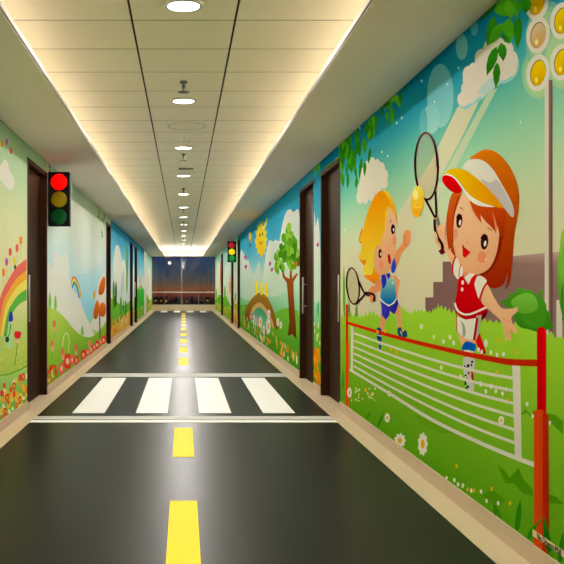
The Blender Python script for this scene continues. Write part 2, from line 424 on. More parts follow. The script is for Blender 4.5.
class Part:
    def __init__(s, m, name, parent, label, kind):
        s.m = m; s.name = name; s.parent = parent; s.label = label; s.kind = kind; s.polys = []; s.o = None
    def raw(s, uv, col):
        out = []
        for u, v in uv:                                  # the print ends at the panel edges
            v = min(max(v, ZB), ZT)
            if v < DOOR_H + .001 and not any(r[0] <= u <= r[1] for r in s.m.full):
                u = min((e for r in s.m.full for e in r[:2]), key=lambda e: abs(e - u))
            out.append((u, v))
        uv = out
        us = [p[0] for p in uv]; vs = [p[1] for p in uv]
        b = (min(us), max(us), min(vs), max(vs)); L = 1
        for c, l in s.m.items:
            if c[0] < b[1] and c[1] > b[0] and c[2] < b[3] and c[3] > b[2] and l >= L: L = l + 1
        s.m.items.append((b, L))
        cols = []
        for u, v in uv:
            if callable(col): cols.append(col(u, v)); continue
            if isinstance(col[0], tuple):
                c0, c1, d = col
                tv = (b[3] - v) / max(b[3] - b[2], 1e-6); th = (b[1] - u) / max(b[1] - b[0], 1e-6)
                t = tv if d == 'v' else th if d == 'h' else (tv + th) / 2 if d == 'd' else (tv + 1 - th) / 2
                if d == 'h' and s.m.side < 0: t = 1 - t
                cols.append(mixc(c0, c1, t))
            else: cols.append(col)
        s.polys.append((uv, cols, L)); return s
    def shape(s, pts, col, smooth=True, n=4):
        return s.raw([s.m.uv(p) for p in (closed_spline(pts, n) if smooth else pts)], col)
    def shape_uv(s, pts, col, smooth=True, n=4):
        return s.raw(closed_spline(pts, n) if smooth else list(pts), col)
    def ell(s, c, rx, ry, col, n=20, tilt=0):
        ct, st = math.cos(tilt), math.sin(tilt); pts = []
        for i in range(n):
            a = 2 * PI * i / n; x, y = rx * math.cos(a), ry * math.sin(a)
            pts.append((c[0] + x * ct - y * st, c[1] + x * st + y * ct))
        return s.shape(pts, col, False)
    def ell_uv(s, c, ru, rv, col, n=18):
        return s.raw([(c[0] + ru * math.cos(2 * PI * i / n), c[1] + rv * math.sin(2 * PI * i / n)) for i in range(n)], col)
    def line(s, pts, w0, col, w1=None, n=5, uvs=False):
        p = open_spline(pts, n); w1 = w0 if w1 is None else w1; L, R = [], []
        for i, q in enumerate(p):
            a, b = p[max(i - 1, 0)], p[min(i + 1, len(p) - 1)]
            dx, dy = b[0] - a[0], b[1] - a[1]; d = math.hypot(dx, dy) or 1
            w = (w0 + (w1 - w0) * i / max(len(p) - 1, 1)) / 2
            L.append((q[0] - dy / d * w, q[1] + dx / d * w)); R.append((q[0] + dy / d * w, q[1] - dx / d * w))
        poly = L + R[::-1]
        return s.raw(poly if uvs else [s.m.uv(q) for q in poly], col)
    def leaf(s, a, b, w, col, uvs=False):
        dx, dy = b[0] - a[0], b[1] - a[1]; d = math.hypot(dx, dy); nx, ny = -dy / d * w / 2, dx / d * w / 2
        P = lambda t, k: (a[0] + dx * t + nx * k, a[1] + dy * t + ny * k)
        pts = [P(0, 0), P(.15, .7), P(.4, 1), P(.7, .72), P(1, 0), P(.7, -.72), P(.4, -1), P(.15, -.7)]
        return s.raw(pts if uvs else [s.m.uv(p) for p in pts], col)
    def daisy(s, c, rx, ry, petal=(226, 220, 205), core=(222, 160, 20), k=9):
        pts = []
        for i in range(k * 2):
            a = PI * i / k; r = 1 if i % 2 == 0 else .8
            pts.append((c[0] + rx * r * math.cos(a), c[1] + ry * r * math.sin(a)))
        s.shape(pts, petal, True, 3); return s.ell(c, rx * .38, ry * .38, core, 10)
    def build(s):
        if not s.polys: return
        bm = bmesh.new(); cl = bm.loops.layers.float_color.new('print')
        for uv, cols, L in s.polys:
            x = s.m.side * (1.3779 - .00008 * L)
            vs = [bm.verts.new((x, u, v)) for u, v in uv]
            for t in tessellate_polygon([[Vector((u, v, 0)) for u, v in uv]]):
                try: f = bm.faces.new([vs[i] for i in t])
                except ValueError: continue
                for l, i in zip(f.loops, t): l[cl] = rgb(tuple(max(0, min(255, c)) for c in cols[i]), ALB)
        me = bpy.data.meshes.new(s.name); bm.to_mesh(me); bm.free(); me.materials.append(M['print'])
        s.o = bpy.data.objects.new(s.name, me); C.objects.link(s.o)
        s.o.parent = s.parent.o if s.parent else s.m.root
        if s.label: s.o['label'] = s.label
        if s.kind: s.o['kind'] = s.kind
ZB, ZT = .0835, SOF - .0005
LEAF = [(52, 140, 20), (78, 165, 30), (36, 112, 14), (96, 178, 40)]

# ---------- right wall, near: children playing tennis
sky1 = stops_fn([(.9, (205, 200, 165)), (1.3, (206, 201, 166)), (1.5, (190, 204, 166)), (1.72, (150, 200, 164)), (1.9, (104, 180, 162)), (2.05, (56, 152, 162)), (2.2, (20, 124, 158)), (2.35, (0, 106, 158))])
m = Mural(1, [(YN, 7.46, ZB, ZT), (7.46, 8.52, DOOR_H + .001, ZT)], sky1, 'large bright mural of two children playing tennis on the near right wall')
A1 = crop(384, 0, 3.1333); A2 = crop(400, 120, 3.439); K1 = crop(440, 145, 6.635); K2 = crop(440, 195, 6.635)
K3 = crop(405, 125, 9.4); K4 = crop(405, 175, 8.057); K5 = crop(450, 255, 7.52); K6 = crop(440, 310, 7.05)
K7 = crop(341, 300, 4.7); K8 = crop(440, 380, 4.548); K9 = crop(460, 0, 5.423); K10 = crop(500, 220, 5.127)
K11 = crop(341, 70, 4.029); K12 = crop(355, 185, 9.4); K13 = crop(345, 230, 8.057); K14 = crop(361, 280, 9.4)
M3 = crop(340, 260, 4.548); M4 = crop(424, 260, 4.029); M5 = crop(340, 380, 2.518); M6 = crop(400, 230, 5.643); K15 = crop(420, 0, 5.64)
p = m.part('painted_light_beam')
p.shape(PX((458, 107), (481, 98), (462, 138), (440, 178), (410, 232), (388, 268), (358, 268), (398, 214), (432, 160)), ((200, 198, 168), (206, 201, 166), 'v'), False)
p.shape(PX((489, 92), (498, 88), (452, 176), (420, 232), (404, 262), (392, 262), (430, 200)), ((176, 200, 168), (205, 201, 166), 'v'), False)
tr = lambda k, c=(200, 225, 220): (lambda u, v: mixc(sky1(u, v), c, k))
for q, a, b, k in ((A1((178, 300))[0], 13.4, 32, .42), (A1((150, 372))[0], 8.5, 15, .5), (A1((245, 147))[0], 6, 13, .48), (A1((284, 88))[0], 3.8, 7.5, .35), ((424, 124), 4, 16, .2)): m.part('painted_bubble').ell(q, a, b, tr(k))
p = m.part('painted_sparkles', kind='stuff')
#CUT p.ell(A1((178, 300))[0], 13.4, 32, tr(.42)); p.ell(A1((150, 372))[0], 8.5, 15, tr(.5)); p.ell(A1((245, 147))[0], 6, 13, tr(.48)); p.ell(A1((284, 88))[0], 3.8, 7.5, tr(.35)); p.ell((424, 124), 4, 16, tr(.2))
for q in ((360, 128), (397, 123), (402, 118), (448, 84), (459, 68), (422, 81), (521, 122), (388, 156), (382, 152), (345, 230), (435, 102)):
    p.ell(q, .7, 1.4, (215, 222, 215), 8)
# clouds
p = m.part('painted_cloud')
c1 = K15((215, 575), (228, 530), (250, 490), (245, 440), (280, 375), (308, 368), (325, 310), (380, 260), (440, 235), (500, 248), (520, 288), (550, 312), (552, 372), (522, 425), (470, 455), (430, 450), (395, 500), (350, 540), (300, 570), (250, 600))
p.shape([(x + 1.5, y + 3) for x, y in c1], (140, 196, 200)); p.shape(c1, (213, 203, 191))
for x, y, r in ((240, 560, 30), (262, 500, 30), (278, 420, 38), (305, 395, 32), (350, 330, 42), (400, 280, 45), (450, 262, 40), (500, 280, 36), (525, 330, 34), (520, 385, 34), (350, 500, 36), (290, 545, 30)): p.ell(K15((x, y))[0], r / 5.64 * .9, r / 5.64 * 1.3, (213, 203, 191), 16)
p.shape(K15((330, 520), (400, 440), (470, 455), (430, 490), (380, 530)), (176, 200, 200))
p = m.part('painted_cloud')
c2 = K11((65, 520), (70, 485), (90, 455), (84, 420), (103, 392), (125, 362), (150, 376), (172, 392), (186, 425), (184, 462), (165, 478), (142, 500), (118, 515), (92, 530))
p.shape([(x + .4, y + 2.4) for x, y in c2], (140, 196, 205)); p.shape(c2, (214, 208, 192))
for x, y, r in ((78, 515, 17), (84, 480, 20), (92, 448, 20), (92, 415, 16), (108, 392, 18), (128, 376, 17), (148, 382, 16), (165, 398, 18), (178, 425, 17), (178, 455, 16), (150, 490, 16), (122, 506, 15), (100, 518, 14)): p.ell(K11((x, y))[0], r / 4.03 * .8, r / 4.03 * 1.5, (214, 208, 192), 14)
# grandstand steps
p = m.part('painted_steps')
st = M6((145, 560), (145, 380), (190, 380), (190, 293), (243, 293), (243, 178), (300, 178)) + PX((470, 262), (515, 256), (545, 253), (562, 251.5))
p.raw([m.uv(q) for q in st] + [(2.4, 1.235), (YN + .2, 1.235), (YN + .2, .9)], lambda u, v: mixc((186, 158, 148), (122, 90, 88), min(1, max(0, (u - 3.2) / 1.1))))
# floodlight post
p = m.part('painted_floodlight')
for q, rx, ry in (((538.8, 72.8), 17, 26), ((548, 40), 22, 40), ((562.7, 55), 20, 34)):
    for k in (1, .86, .72): p.ell(q, rx * k, ry * k, lambda u, v, k=k: mixc(sky1(u, v), (218, 216, 140), 1.35 - k), 24)
p.shape(PX((545.4, 80), (549.6, 80), (549.6, 345), (545.4, 345)), (208, 198, 186), False)
p.shape(PX((549.4, 80), (553.2, 80), (553.2, 345), (549.4, 345)), ((140, 105, 100), (98, 62, 62), 'h'), False)
p.shape(PX((557, 300), (563, 300), (563, 345), (557, 345)), (206, 198, 186), False)
for q, c in (((538.8, 35), (204, 180, 148)), ((538.8, 72.8), (226, 196, 0)), ((562.7, 20.7), (226, 196, 0)), ((562.7, 62), (226, 196, 0)), ((537.5, 2), (226, 190, 0)), ((590, 4), (226, 196, 0)), ((590, 48), (226, 196, 0))):
    lp = m.part('painted_lamp', p)
    lp.ell(q, 11.6, 18.5, (216, 207, 196), 28, .12); lp.ell(q, 7.6, 13.4, (120, 100, 40), 24, .18); lp.ell((q[0] + .4, q[1] + .3), 7, 12.6, (c, mixc(c, (190, 110, 0), .45), 'v'), 24, .18)
    lp.ell((q[0] - 1.5, q[1] + 7), 1.8, 2.8, mixc(c, (255, 245, 160), .55), 12)
# lawn
p = m.part('painted_lawn')
top = []
random.seed(11)
edge = [(341.2, 317), (350, 314), (360, 317), (372, 313), (384, 318), (394, 311), (401, 308), (410, 313), (420, 310), (432, 312), (440, 307), (452, 312), (466, 317), (482, 321), (500, 322), (520, 325), (540, 331), (564, 339)]
for (xa, ya), (xb, yb) in zip(edge, edge[1:]):
    for k in range(3):
        t = k / 3; top.append((xa + (xb - xa) * t, ya + (yb - ya) * t + 1.5)); top.append((xa + (xb - xa) * (t + .17), ya + (yb - ya) * (t + .17) - random.uniform(1, 5)))
uvl = [m.uv(q) for q in top] + [(2.2, .82), (YN + .1, .8), (YN + .1, ZB + .001), (7.459, ZB + .001)]
lawn = stops_fn([(.08, (86, 152, 18)), (.35, (108, 168, 24)), (.6, (130, 184, 34)), (.9, (150, 200, 50)), (1.0, (154, 202, 52))])
p.raw(uvl, lawn)
for pts, c in ((K8((265, 388), (300, 415), (320, 445), (360, 400), (385, 455), (420, 490), (430, 530), (380, 515), (340, 470), (300, 470)), (74, 140, 8)),
               (K8((370, 160), (390, 130), (420, 160), (432, 130), (432, 185), (400, 150)), (90, 150, 16)),
               (K8((490, 150), (530, 160), (564, 190), (564, 250), (530, 215), (500, 190)), (84, 146, 12)),
               (K8((490, 520), (530, 530), (564, 560), (564, 564), (500, 560)), (74, 140, 8)),
               (M5((185, 85), (220, 100), (300, 135), (260, 135), (205, 112)), (100, 158, 20)),
               (K8((200, 520), (240, 500), (300, 545), (280, 564), (220, 555)), (78, 142, 10))):
    p.shape(pts, c, False)
# big tree on the near side and round bush
p = m.part('painted_tree')
p.raw([m.uv(q) for q in closed_spline(K10((328, 50), (312, 130), (300, 230), (302, 350), (312, 440), (324, 490), (328, 520), (420, 520), (520, 380), (500, 120), (400, 40)))], ((150, 200, 70), (60, 138, 30), 'v'))
p.shape(K10((328, 120), (318, 200), (306, 215), (312, 290), (328, 300)), (104, 176, 50)); p.shape(K10((328, 330), (316, 380), (318, 450), (328, 500)), (50, 128, 24))
p = m.part('painted_bush')
b = K10((14, 430), (20, 408), (48, 400), (50, 378), (85, 372), (88, 355), (120, 349), (140, 362), (165, 358), (190, 385), (200, 380), (210, 352), (222, 362), (220, 395), (240, 430), (245, 460), (262, 480), (265, 520), (280, 550), (255, 560), (205, 575), (150, 560), (105, 548), (75, 505), (68, 470))
p.shape(b, ((74, 150, 34), (46, 120, 18), 'v'))
p.shape(K10((60, 420), (100, 385), (150, 375), (185, 395), (200, 440), (180, 470), (130, 480), (90, 465)), ((118, 182, 66), (92, 162, 40), 'v'))
p.shape(K10((110, 490), (170, 480), (220, 450), (240, 500), (215, 550), (150, 545)), (62, 136, 24))
# overhanging leaves
p = m.part('painted_leaves', kind='stuff')
lf = lambda a, b, w, c, K: p.leaf(K(a)[0], K(b)[0], w, c)
for a, b, w, c in (((180, 25), (110, 120), 4, 2), ((215, 5), (120, 100), 5, 2), ((245, 5), (255, 70), 8, 2), ((300, 0), (312, 95), 9, 1), ((360, -10), (362, 72), 12, 2), ((190, 85), (150, 250), 9, 2), ((300, -10), (190, 60), 16, 1), ((280, 50), (190, 65), 13, 1), ((240, 125), (155, 247), 11, 1), ((265, 100), (272, 238), 12, 1), ((320, 90), (314, 265), 9, 2), ((202, 252), (148, 412), 9.5, 2), ((228, 232), (240, 332), 9.5, 2), ((206, 338), (198, 480), 7.4, 2), ((238, 188), (275, 238), 6, 2), ((262, 0), (285, 110), 10, 3), ((330, 0), (320, 60), 8, 0)):
    lf(a, b, w, (LEAF[c], mixc(LEAF[c], (20, 90, 5), .35), 'v'), K9)
random.seed(4)
for i in range(46):
    x = random.uniform(-4, 138); t = x / 140
    y0 = 290 - x * .80; y = y0 + random.uniform(0, 1) ** 1.3 * max(20, (150 - 110 * t)); L = random.uniform(38, 62)
    c = LEAF[i % 4] if y - y0 < 50 else LEAF[2 if i % 3 else 0]
    lf((x, y - 6), (x + random.uniform(-12, 8), y + L), random.uniform(3.4, 5.4), (c, mixc(c, (20, 90, 5), .3), 'v'), K11)
for a, b in (((10, 380), (3, 362)), ((30, 370), (22, 430)), ((30, 415), (27, 480)), ((55, 380), (65, 440)), ((65, 430), (62, 480)), ((85, 350), (75, 440)), ((98, 368), (96, 430)), ((120, 310), (112, 380)), ((20, 300), (5, 365))):
    lf(a, b, 3.2, LEAF[2], K11)
for a, b, w, c in (((215, 108), (175, 165), 5, 1), ((225, 105), (240, 150), 6, 1), ((205, 140), (207, 235), 4.6, 0), ((185, 165), (186, 215), 3, 0), ((240, 85), (243, 145), 3.4, 2), ((265, 58), (258, 85), 3, 2), ((200, 130), (165, 150), 4, 2), ((230, 100), (205, 130), 5, 3), ((168, 150), (165, 190), 3, 2), ((150, 180), (138, 225), 3.6, 2)):
    lf(a, b, w, LEAF[c], K11)
for a, b, w, c in (((322, 172), (325, 186), 2.2, 1), ((327, 165), (326, 184), 2.6, 0), ((331, 163), (334, 172), 2, 1), ((336, 158), (337, 168), 2.4, 3), ((340, 152), (341, 164), 2.4, 0), ((324, 168), (321.6, 182), 2, 0), ((344, 148), (342, 163), 2.4, 2)):
    p.leaf(a, b, w, LEAF[c])
# ---- child with yellow hair
g = m.part('painted_child', label='painted child with yellow hair and blue sports clothes')
SK = (218, 150, 100); SK2 = (224, 172, 134)
g.shape(K13((412, 170), (440, 140), (468, 95), (470, 45), (485, 10), (505, -2), (530, 15), (532, 80), (515, 128), (485, 158), (455, 205), (428, 285), (400, 300), (395, 230)), ((222, 140, 88), (214, 140, 86), 'v'))
g.line(K13((488, 40), (484, 100), (500, 125)), .9, (200, 110, 60))
g.shape(K14((335, 315), (345, 250), (372, 235), (382, 300), (385, 360), (390, 440), (400, 480), (352, 460), (345, 400)), (218, 152, 112), False)
g.shape(K14((192, 330), (242, 360), (228, 410), (208, 490), (165, 490), (182, 400)), (218, 146, 104), False)
g.shape(K14((188, -10), (200, 70), (160, 112), (125, 135), (118, 190), (98, 215), (85, 190), (82, 140), (68, 112), (95, 70), (105, 52), (125, 58), (150, 25)), (218, 140, 92))
g.shape(K14((180, 10), (230, -40), (330, -40), (372, 10), (350, 120), (350, 250), (362, 330), (340, 330), (265, 260), (240, 345), (200, 345), (195, 200)), (218, 148, 104), False)
face = K12((318, 200), (345, 215), (372, 250)) + K13((412, 10), (418, 100), (405, 200), (378, 300), (332, 352), (288, 366), (252, 335), (238, 270), (240, 190), (262, 60), (300, -60))
hs = m.part('hair', g); hs.shape(K13((155, 375), (178, 355), (235, 300), (300, 340), (280, 385), (243, 433), (205, 410)), ((232, 150, 20), (224, 124, 10), 'v')); hs.shape(K13((112, 80), (140, -20), (150, 90), (132, 108)), (222, 130, 10)); hs.shape(K13((108, 222), (135, 230), (180, 225), (170, 290), (150, 280)), (222, 130, 10))
g2 = m.part('face', g); g2.shape(face, ((226, 178, 142), (220, 156, 112), 'v'))
g2.ell(K13((296, 285))[0], 2.4, 4.5, (226, 140, 106)); g2.ell(K13((402, 85))[0], 2, 5, (226, 140, 106))
for e, rx, ry in ((K12((362, 415))[0], 2.1, 5), (K13((287, 190))[0], 1.75, 4.7)):
    g2.ell(e, rx, ry, (38, 10, 14), 18); g2.ell((e[0] + .6, e[1] + .5), .7, 1.8, (228, 224, 220), 10)
g2.line(K12((334, 355), (343, 325)), .6, (120, 70, 40)); g2.line(K13((262, 140), (268, 125)), .6, (120, 70, 40)); g2.line(K13((350, 160), (360, 155)), .5, (190, 110, 70))
g2.shape(K13((348, 205), (362, 195), (374, 235), (370, 275), (355, 262)), (160, 8, 12))
hr = m.part('hair', g)
hr.shape(K12((262, 52), (300, 55), (340, 95), (372, 165), (395, 260), (404, 390), (385, 300), (350, 230), (320, 205), (300, 120)), ((226, 208, 60), (224, 130, 10), 'v'))
hr.shape(K12((45, 530), (80, 420), (105, 310), (145, 195), (195, 95), (255, 52), (300, 90), (345, 180), (372, 235), (345, 215), (322, 200), (312, 240), (300, 330), (285, 430), (262, 480), (240, 560)) + K13((245, 150), (238, 250), (225, 345), (192, 362), (145, 338), (165, 285), (175, 240), (150, 245), (110, 222), (132, 170), (140, 90)), ((226, 138, 0), (222, 206, 60), 'v'), True, 3)
hr.line(K12((300, 240), (290, 400), (283, 530)), .9, (226, 205, 60), .4)
hr.line(K12((330, 215), (300, 300), (310, 210)), .5, (226, 205, 60), .4)
sh = m.part('shirt', g)
sh.shape(K14((200, 60), (215, 10), (235, -10), (300, -20), (318, 0), (328, 60), (335, 172), (300, 215), (265, 232), (225, 212), (190, 172), (192, 120)), ((140, 198, 178), (0, 88, 168), 'v'))
sh.line(K14((183, 172), (210, 205), (265, 240), (315, 212), (342, 172)), 1.5, (214, 212, 200))
sh.shape(K13((298, 368), (330, 362), (337, 425), (312, 472), (300, 430)), (34, 44, 178)); sh.shape(K13((378, 290), (398, 232), (412, 262), (415, 305), (398, 345), (378, 335)), (40, 60, 190)); sh.shape(K13((335, 352), (362, 345), (372, 365), (355, 400)), (34, 44, 178), False)
sh.ell(K13((390, 425))[0], .7, 1.5, (190, 215, 210), 8); sh.ell(K13((384, 385))[0], .6, 1.2, (190, 215, 210), 8)
so = m.part('shorts', g)
so.shape(K14((184, 190), (210, 214), (265, 248), (315, 222), (344, 176), (358, 222), (340, 280), (318, 325), (276, 288), (270, 330), (242, 374), (198, 330), (196, 250)), ((58, 52, 186), (30, 28, 140), 'h'), False)
sk = m.part('shoe', g); sk.shape(K14((348, 458), (382, 446), (396, 490), (420, 470), (436, 490), (436, 535), (380, 535), (355, 515)), (10, 68, 116)); sk.line(K14((375, 480), (390, 520)), .8, (200, 200, 195)); sk.line(K14((378, 395), (395, 470), (400, 490)), 1.2, (226, 160, 40))
sk = m.part('shoe', g); sk.shape(K7((172, 132), (192, 140), (192, 215), (186, 235), (180, 218), (170, 170)), (10, 60, 116)); sk.line(K7((172, 165), (194, 170)), 1, (205, 205, 200)); sk.line(K7((178, 205), (195, 212)), .7, (205, 205, 200))
rk = m.part('painted_racket', label='painted tennis racket of the yellow haired child')
def racket(rk, c, rx, ry, tl, w, col, scol, n):
    ct, s_ = math.cos(tl), math.sin(tl); E = lambda x, y: (c[0] + x * ct - y * s_, c[1] + x * s_ + y * ct)
    for d in (-1, 1):
        for i in range(-n, n + 1):
            o = i / (n + .6) * 1.25
            seg = []
            for k in range(41):
                t = -1.5 + 3 * k / 40; X = t * .8; Yy = d * t * .55 + o
                if X * X + Yy * Yy < .98: seg.append(E(X * rx, Yy * ry))
            if len(seg) > 2: rk.line([seg[0], seg[-1]], .38, scol)
    N = 36
    for k in range(N):
        a0, a1 = 2 * PI * k / N, 2 * PI * (k + 1.15) / N
        rk.shape([E(math.cos(a0) * (rx + w / 2), math.sin(a0) * (ry + w / 2)), E(math.cos(a1) * (rx + w / 2), math.sin(a1) * (ry + w / 2)), E(math.cos(a1) * (rx - w / 2), math.sin(a1) * (ry - w / 2)), E(math.cos(a0) * (rx - w / 2), math.sin(a0) * (ry - w / 2))], mixc(col, (125, 76, 72), max(0, -math.sin(a0)) ** 3 * .9), False)
racket(rk, (353.5, 286), 6.3, 18.2, -.08, 1.5, (58, 18, 24), (168, 160, 112), 5)
rk.line(M3((88, 95), (115, 150), (140, 162)), 1.7, (48, 16, 20)); rk.line(M3((78, 200), (115, 158), (128, 152)), 1.7, (48, 16, 20)); rk.line(M3((118, 148), (158, 158), (158, 188)), 2.2, (70, 20, 24))
# ---- child with red hair and visor
g = m.part('painted_girl', label='painted girl with brown hair, sun visor and red shirt')
S1 = (224, 178, 138)
hb = m.part('hair', g)
hb.shape(K1((205, 110), (235, 65), (280, 35), (330, 30), (385, 52), (440, 105), (485, 175), (515, 250), (530, 330), (528, 410)) + K2((518, 160), (500, 260), (490, 380), (484, 480)) + K5((472, 30), (468, 110), (462, 180), (440, 238), (418, 255), (432, 215), (440, 130), (430, 170), (405, 222), (365, 246), (315, 247), (270, 210), (225, 140), (240, 60)) + K2((300, 300), (270, 60)), ((206, 112, 6), (138, 28, 2), 'v'), True, 3)
hb.shape(K2((395, 205), (412, 235), (435, 260), (418, 300), (405, 380), (375, 450), (320, 520), (265, 530), (330, 470), (380, 380)), (128, 26, 4))
# arms, legs, neck
g.shape(A2((132, 362), (152, 362), (158, 400), (168, 432), (184, 462), (196, 482), (188, 512), (172, 480), (152, 440), (138, 438), (125, 415), (122, 392)), ((226, 170, 130), (220, 164, 122), 'v'))
g.shape(K5((100, 110), (190, 120), (195, 150), (150, 175), (110, 165)), (214, 138, 96), False)
g.shape(K5((285, 222), (330, 305), (388, 395), (440, 404), (490, 398), (512, 392), (512, 425), (470, 462)) + K6((515, 90), (545, 130), (548, 160), (528, 166), (505, 130), (500, 165), (507, 205), (500, 214), (488, 205), (482, 190), (480, 212), (468, 214), (460, 175), (452, 120), (430, 70), (385, 30)) + K5((330, 440), (262, 378), (242, 350), (248, 300)), ((228, 184, 140), (222, 160, 122), 'v'), True, 3)
g.line(K5((400, 470), (430, 500), (465, 490)), .8, (206, 138, 98), .3); g.line(K5((250, 330), (300, 400), (380, 480)), .9, (216, 148, 104), .3)
g.line(K6((482, 150), (483, 190)), .6, (206, 138, 98)); g.line(K6((504, 130), (500, 160)), .6, (206, 138, 98))
g.shape(K6((132, 165), (165, 185), (188, 195), (185, 228), (168, 262), (155, 240)), (224, 166, 122)); g.shape(K6((188, 200), (250, 210), (244, 248), (195, 245)), (220, 160, 116))
fc = m.part('face', g)
fc.shape(K2((140, 5), (108, 100), (90, 215), (95, 330), (118, 425), (158, 495), (215, 526), (275, 520), (335, 480), (375, 400), (395, 300), (400, 215), (380, 120), (310, 40), (220, 0)), ((226, 184, 148), (222, 160, 116), 'v'))
fc.ell(K2((106, 258))[0], 2.4, 5.2, (224, 142, 108)); fc.ell(K2((284, 412))[0], 4.6, 6, (222, 132, 98)); fc.ell(K2((310, 426))[0], 1, 1.3, (230, 190, 160), 10)
for e, rx, ry in ((K2((133, 172))[0], 3.1, 7), (K2((300, 311))[0], 3.8, 7.8)):
    fc.ell(e, rx, ry, (44, 10, 16), 22, .08); fc.ell((e[0] + .2, e[1] + 3.4), rx * .55, ry * .4, (78, 26, 32), 14); fc.ell((e[0] + .7, e[1] + 1.6), 1.2, 2.9, (228, 224, 220), 12, .15); fc.line([(e[0] - rx, e[1] - ry * .4), (e[0] - rx * .2, e[1] - ry * 1.02), (e[0] + rx * .9, e[1] - ry * .7)], .9, (44, 10, 16), .4)
fc.line(K2((138, 82), (152, 92), (158, 104)), 1, (100, 40, 24), .4); fc.line(K2((320, 222), (338, 228), (348, 240)), 1, (100, 40, 24), .4); fc.line(K2((180, 305), (190, 322), (200, 322)), .7, (206, 138, 96), .4)
fc.shape(K2((152, 333), (170, 350), (208, 380), (172, 418), (156, 405)), (204, 12, 14), False); fc.line(K2((154, 332), (168, 352), (207, 381)), .8, (90, 8, 10), .4)
hf = m.part('hair', g)
hf.shape(K2((200, 40), (222, 95), (250, 148), (282, 188), (272, 130), (310, 178), (345, 210), (368, 238), (378, 258), (372, 190), (390, 215), (400, 262), (430, 290), (450, 100), (330, 60)), ((190, 72, 12), (150, 36, 4), 'v'), False)
hf.shape(K2((352, 105), (372, 160), (388, 225), (376, 250), (366, 180)), (216, 130, 76), False); hf.shape(K2((208, 62), (232, 112), (268, 168), (240, 142), (218, 105)), (216, 132, 80), False)
hf.shape(K2((148, -15), (120, 70), (98, 150), (88, 250), (92, 330), (108, 405), (82, 380), (72, 350), (64, 365), (50, 290), (44, 200), (55, 100), (85, -10)), ((190, 84, 24), (164, 50, 8), 'v'))
hf.line(K2((128, 10), (100, 120), (90, 240), (92, 320)), 1.3, (128, 28, 4), .6)
vi = m.part('visor', g)
vi.shape(K1((20, 215), (40, 198), (80, 205), (118, 245), (152, 305), (110, 320), (60, 292), (27, 250)), ((206, 0, 4), (190, 0, 6), 'v'))
vi.shape(K1((20, 210), (45, 192), (95, 200), (140, 245), (190, 315), (245, 358), (300, 388), (370, 408), (340, 412), (270, 404), (220, 380), (180, 335), (150, 290), (105, 228), (70, 205), (40, 200)), (224, 219, 204))
vi.shape(K1((25, 204), (55, 170), (110, 155), (170, 168), (240, 212), (310, 272), (380, 348), (435, 416), (360, 406), (285, 380), (220, 345), (170, 295), (130, 240), (90, 203), (50, 190)), ((222, 186, 0), (216, 132, 0), 'h'))
vi.shape(K1((155, 155), (185, 108), (240, 92), (300, 108), (360, 165), (420, 265), (470, 355), (497, 430), (487, 480), (440, 428), (380, 350), (310, 273), (240, 212), (190, 172)), ((218, 214, 202), (208, 202, 196), 'v'))
vi.shape(K1((278, 228), (340, 250), (385, 232), (440, 315), (497, 430), (487, 480), (440, 428), (380, 350), (310, 272)), (186, 176, 178))
ss = m.part('shirt', g)
ss.shape(K5((85, 152), (115, 182), (140, 222), (165, 172), (205, 148), (192, 195), (200, 250), (222, 322), (245, 358), (262, 385), (285, 412), (275, 440), (235, 455), (190, 488), (130, 488), (80, 462), (45, 420), (40, 370), (55, 290), (64, 205)), ((204, 2, 10), (172, 0, 10), 'v'))
ss.line(K5((40, 360), (60, 412), (100, 443), (150, 446), (210, 425), (282, 392)), 2, (224, 219, 204))
ss.shape(K5((112, 172), (150, 138), (195, 142), (165, 175), (145, 222), (125, 190)), (222, 218, 204), False)
ss.shape(K5((198, 190), (212, 160), (245, 160), (282, 195), (262, 250), (225, 328), (202, 270), (190, 220)), (222, 217, 202))
ss.line(K5((288, 205), (258, 250), (228, 332)), 1.9, (196, 8, 14)); ss.shape(K5((28, 100), (45, 30), (62, 25), (78, 75), (102, 95), (102, 148), (78, 165), (62, 182), (35, 142)), (222, 217, 202)); ss.line(K5((50, 8), (30, 60), (24, 140)), 1.5, (196, 8, 14)); ss.line(K5((88, 70), (76, 115), (72, 165)), .9, (196, 60, 60)); ss.line(K5((105, 92), (106, 128)), .8, (214, 160, 120))
ss.ell(K5((101, 207))[0], 1.3, 2.2, (224, 219, 204), 12); ss.ell(K5((97, 258))[0], 1.2, 2.2, (224, 219, 204), 12)
sr = m.part('shorts', g)
sr.shape(K6((285, 50), (340, 0), (330, 40), (310, 66), (290, 62)), (110, 8, 18)); sr.shape(K6((262, 40), (300, 35), (275, 190), (262, 215)), (168, 164, 150), False); sr.shape(K6((118, 45), (124, 150), (150, 172), (188, 204), (220, 212), (248, 206), (268, 55), (190, 68)), (222, 216, 204), False)
sr.shape(K6((150, 72), (178, 110), (186, 160), (178, 190), (166, 180), (164, 120)), (150, 150, 140)); sr.line(K6((120, 30), (122, 100), (126, 158)), .9, (190, 10, 18)); sr.line(K6((268, 55), (258, 130), (246, 212)), 2.4, (150, 6, 16))
sc_ = m.part('shoe', g); sc_.shape(K6((285, 160), (310, 235), (332, 305), (296, 318), (255, 220)), (204, 10, 18), False); sc_.ell(K6((330, 235))[0], 1.6, 4, (210, 206, 200), 12)
sc_ = m.part('shoe', g); sc_.shape(K6((168, 340), (200, 330), (246, 340), (248, 400), (240, 470), (246, 520), (240, 575), (208, 572), (195, 520), (178, 470), (168, 410)), (196, 194, 188)); sc_.shape(K6((160, 265), (190, 222), (252, 240), (256, 275), (238, 292), (205, 278), (172, 288)), (0, 84, 186)); sc_.shape(K6((172, 280), (240, 290), (246, 345), (200, 340), (185, 310)), (220, 216, 204), False)
random.seed(8)
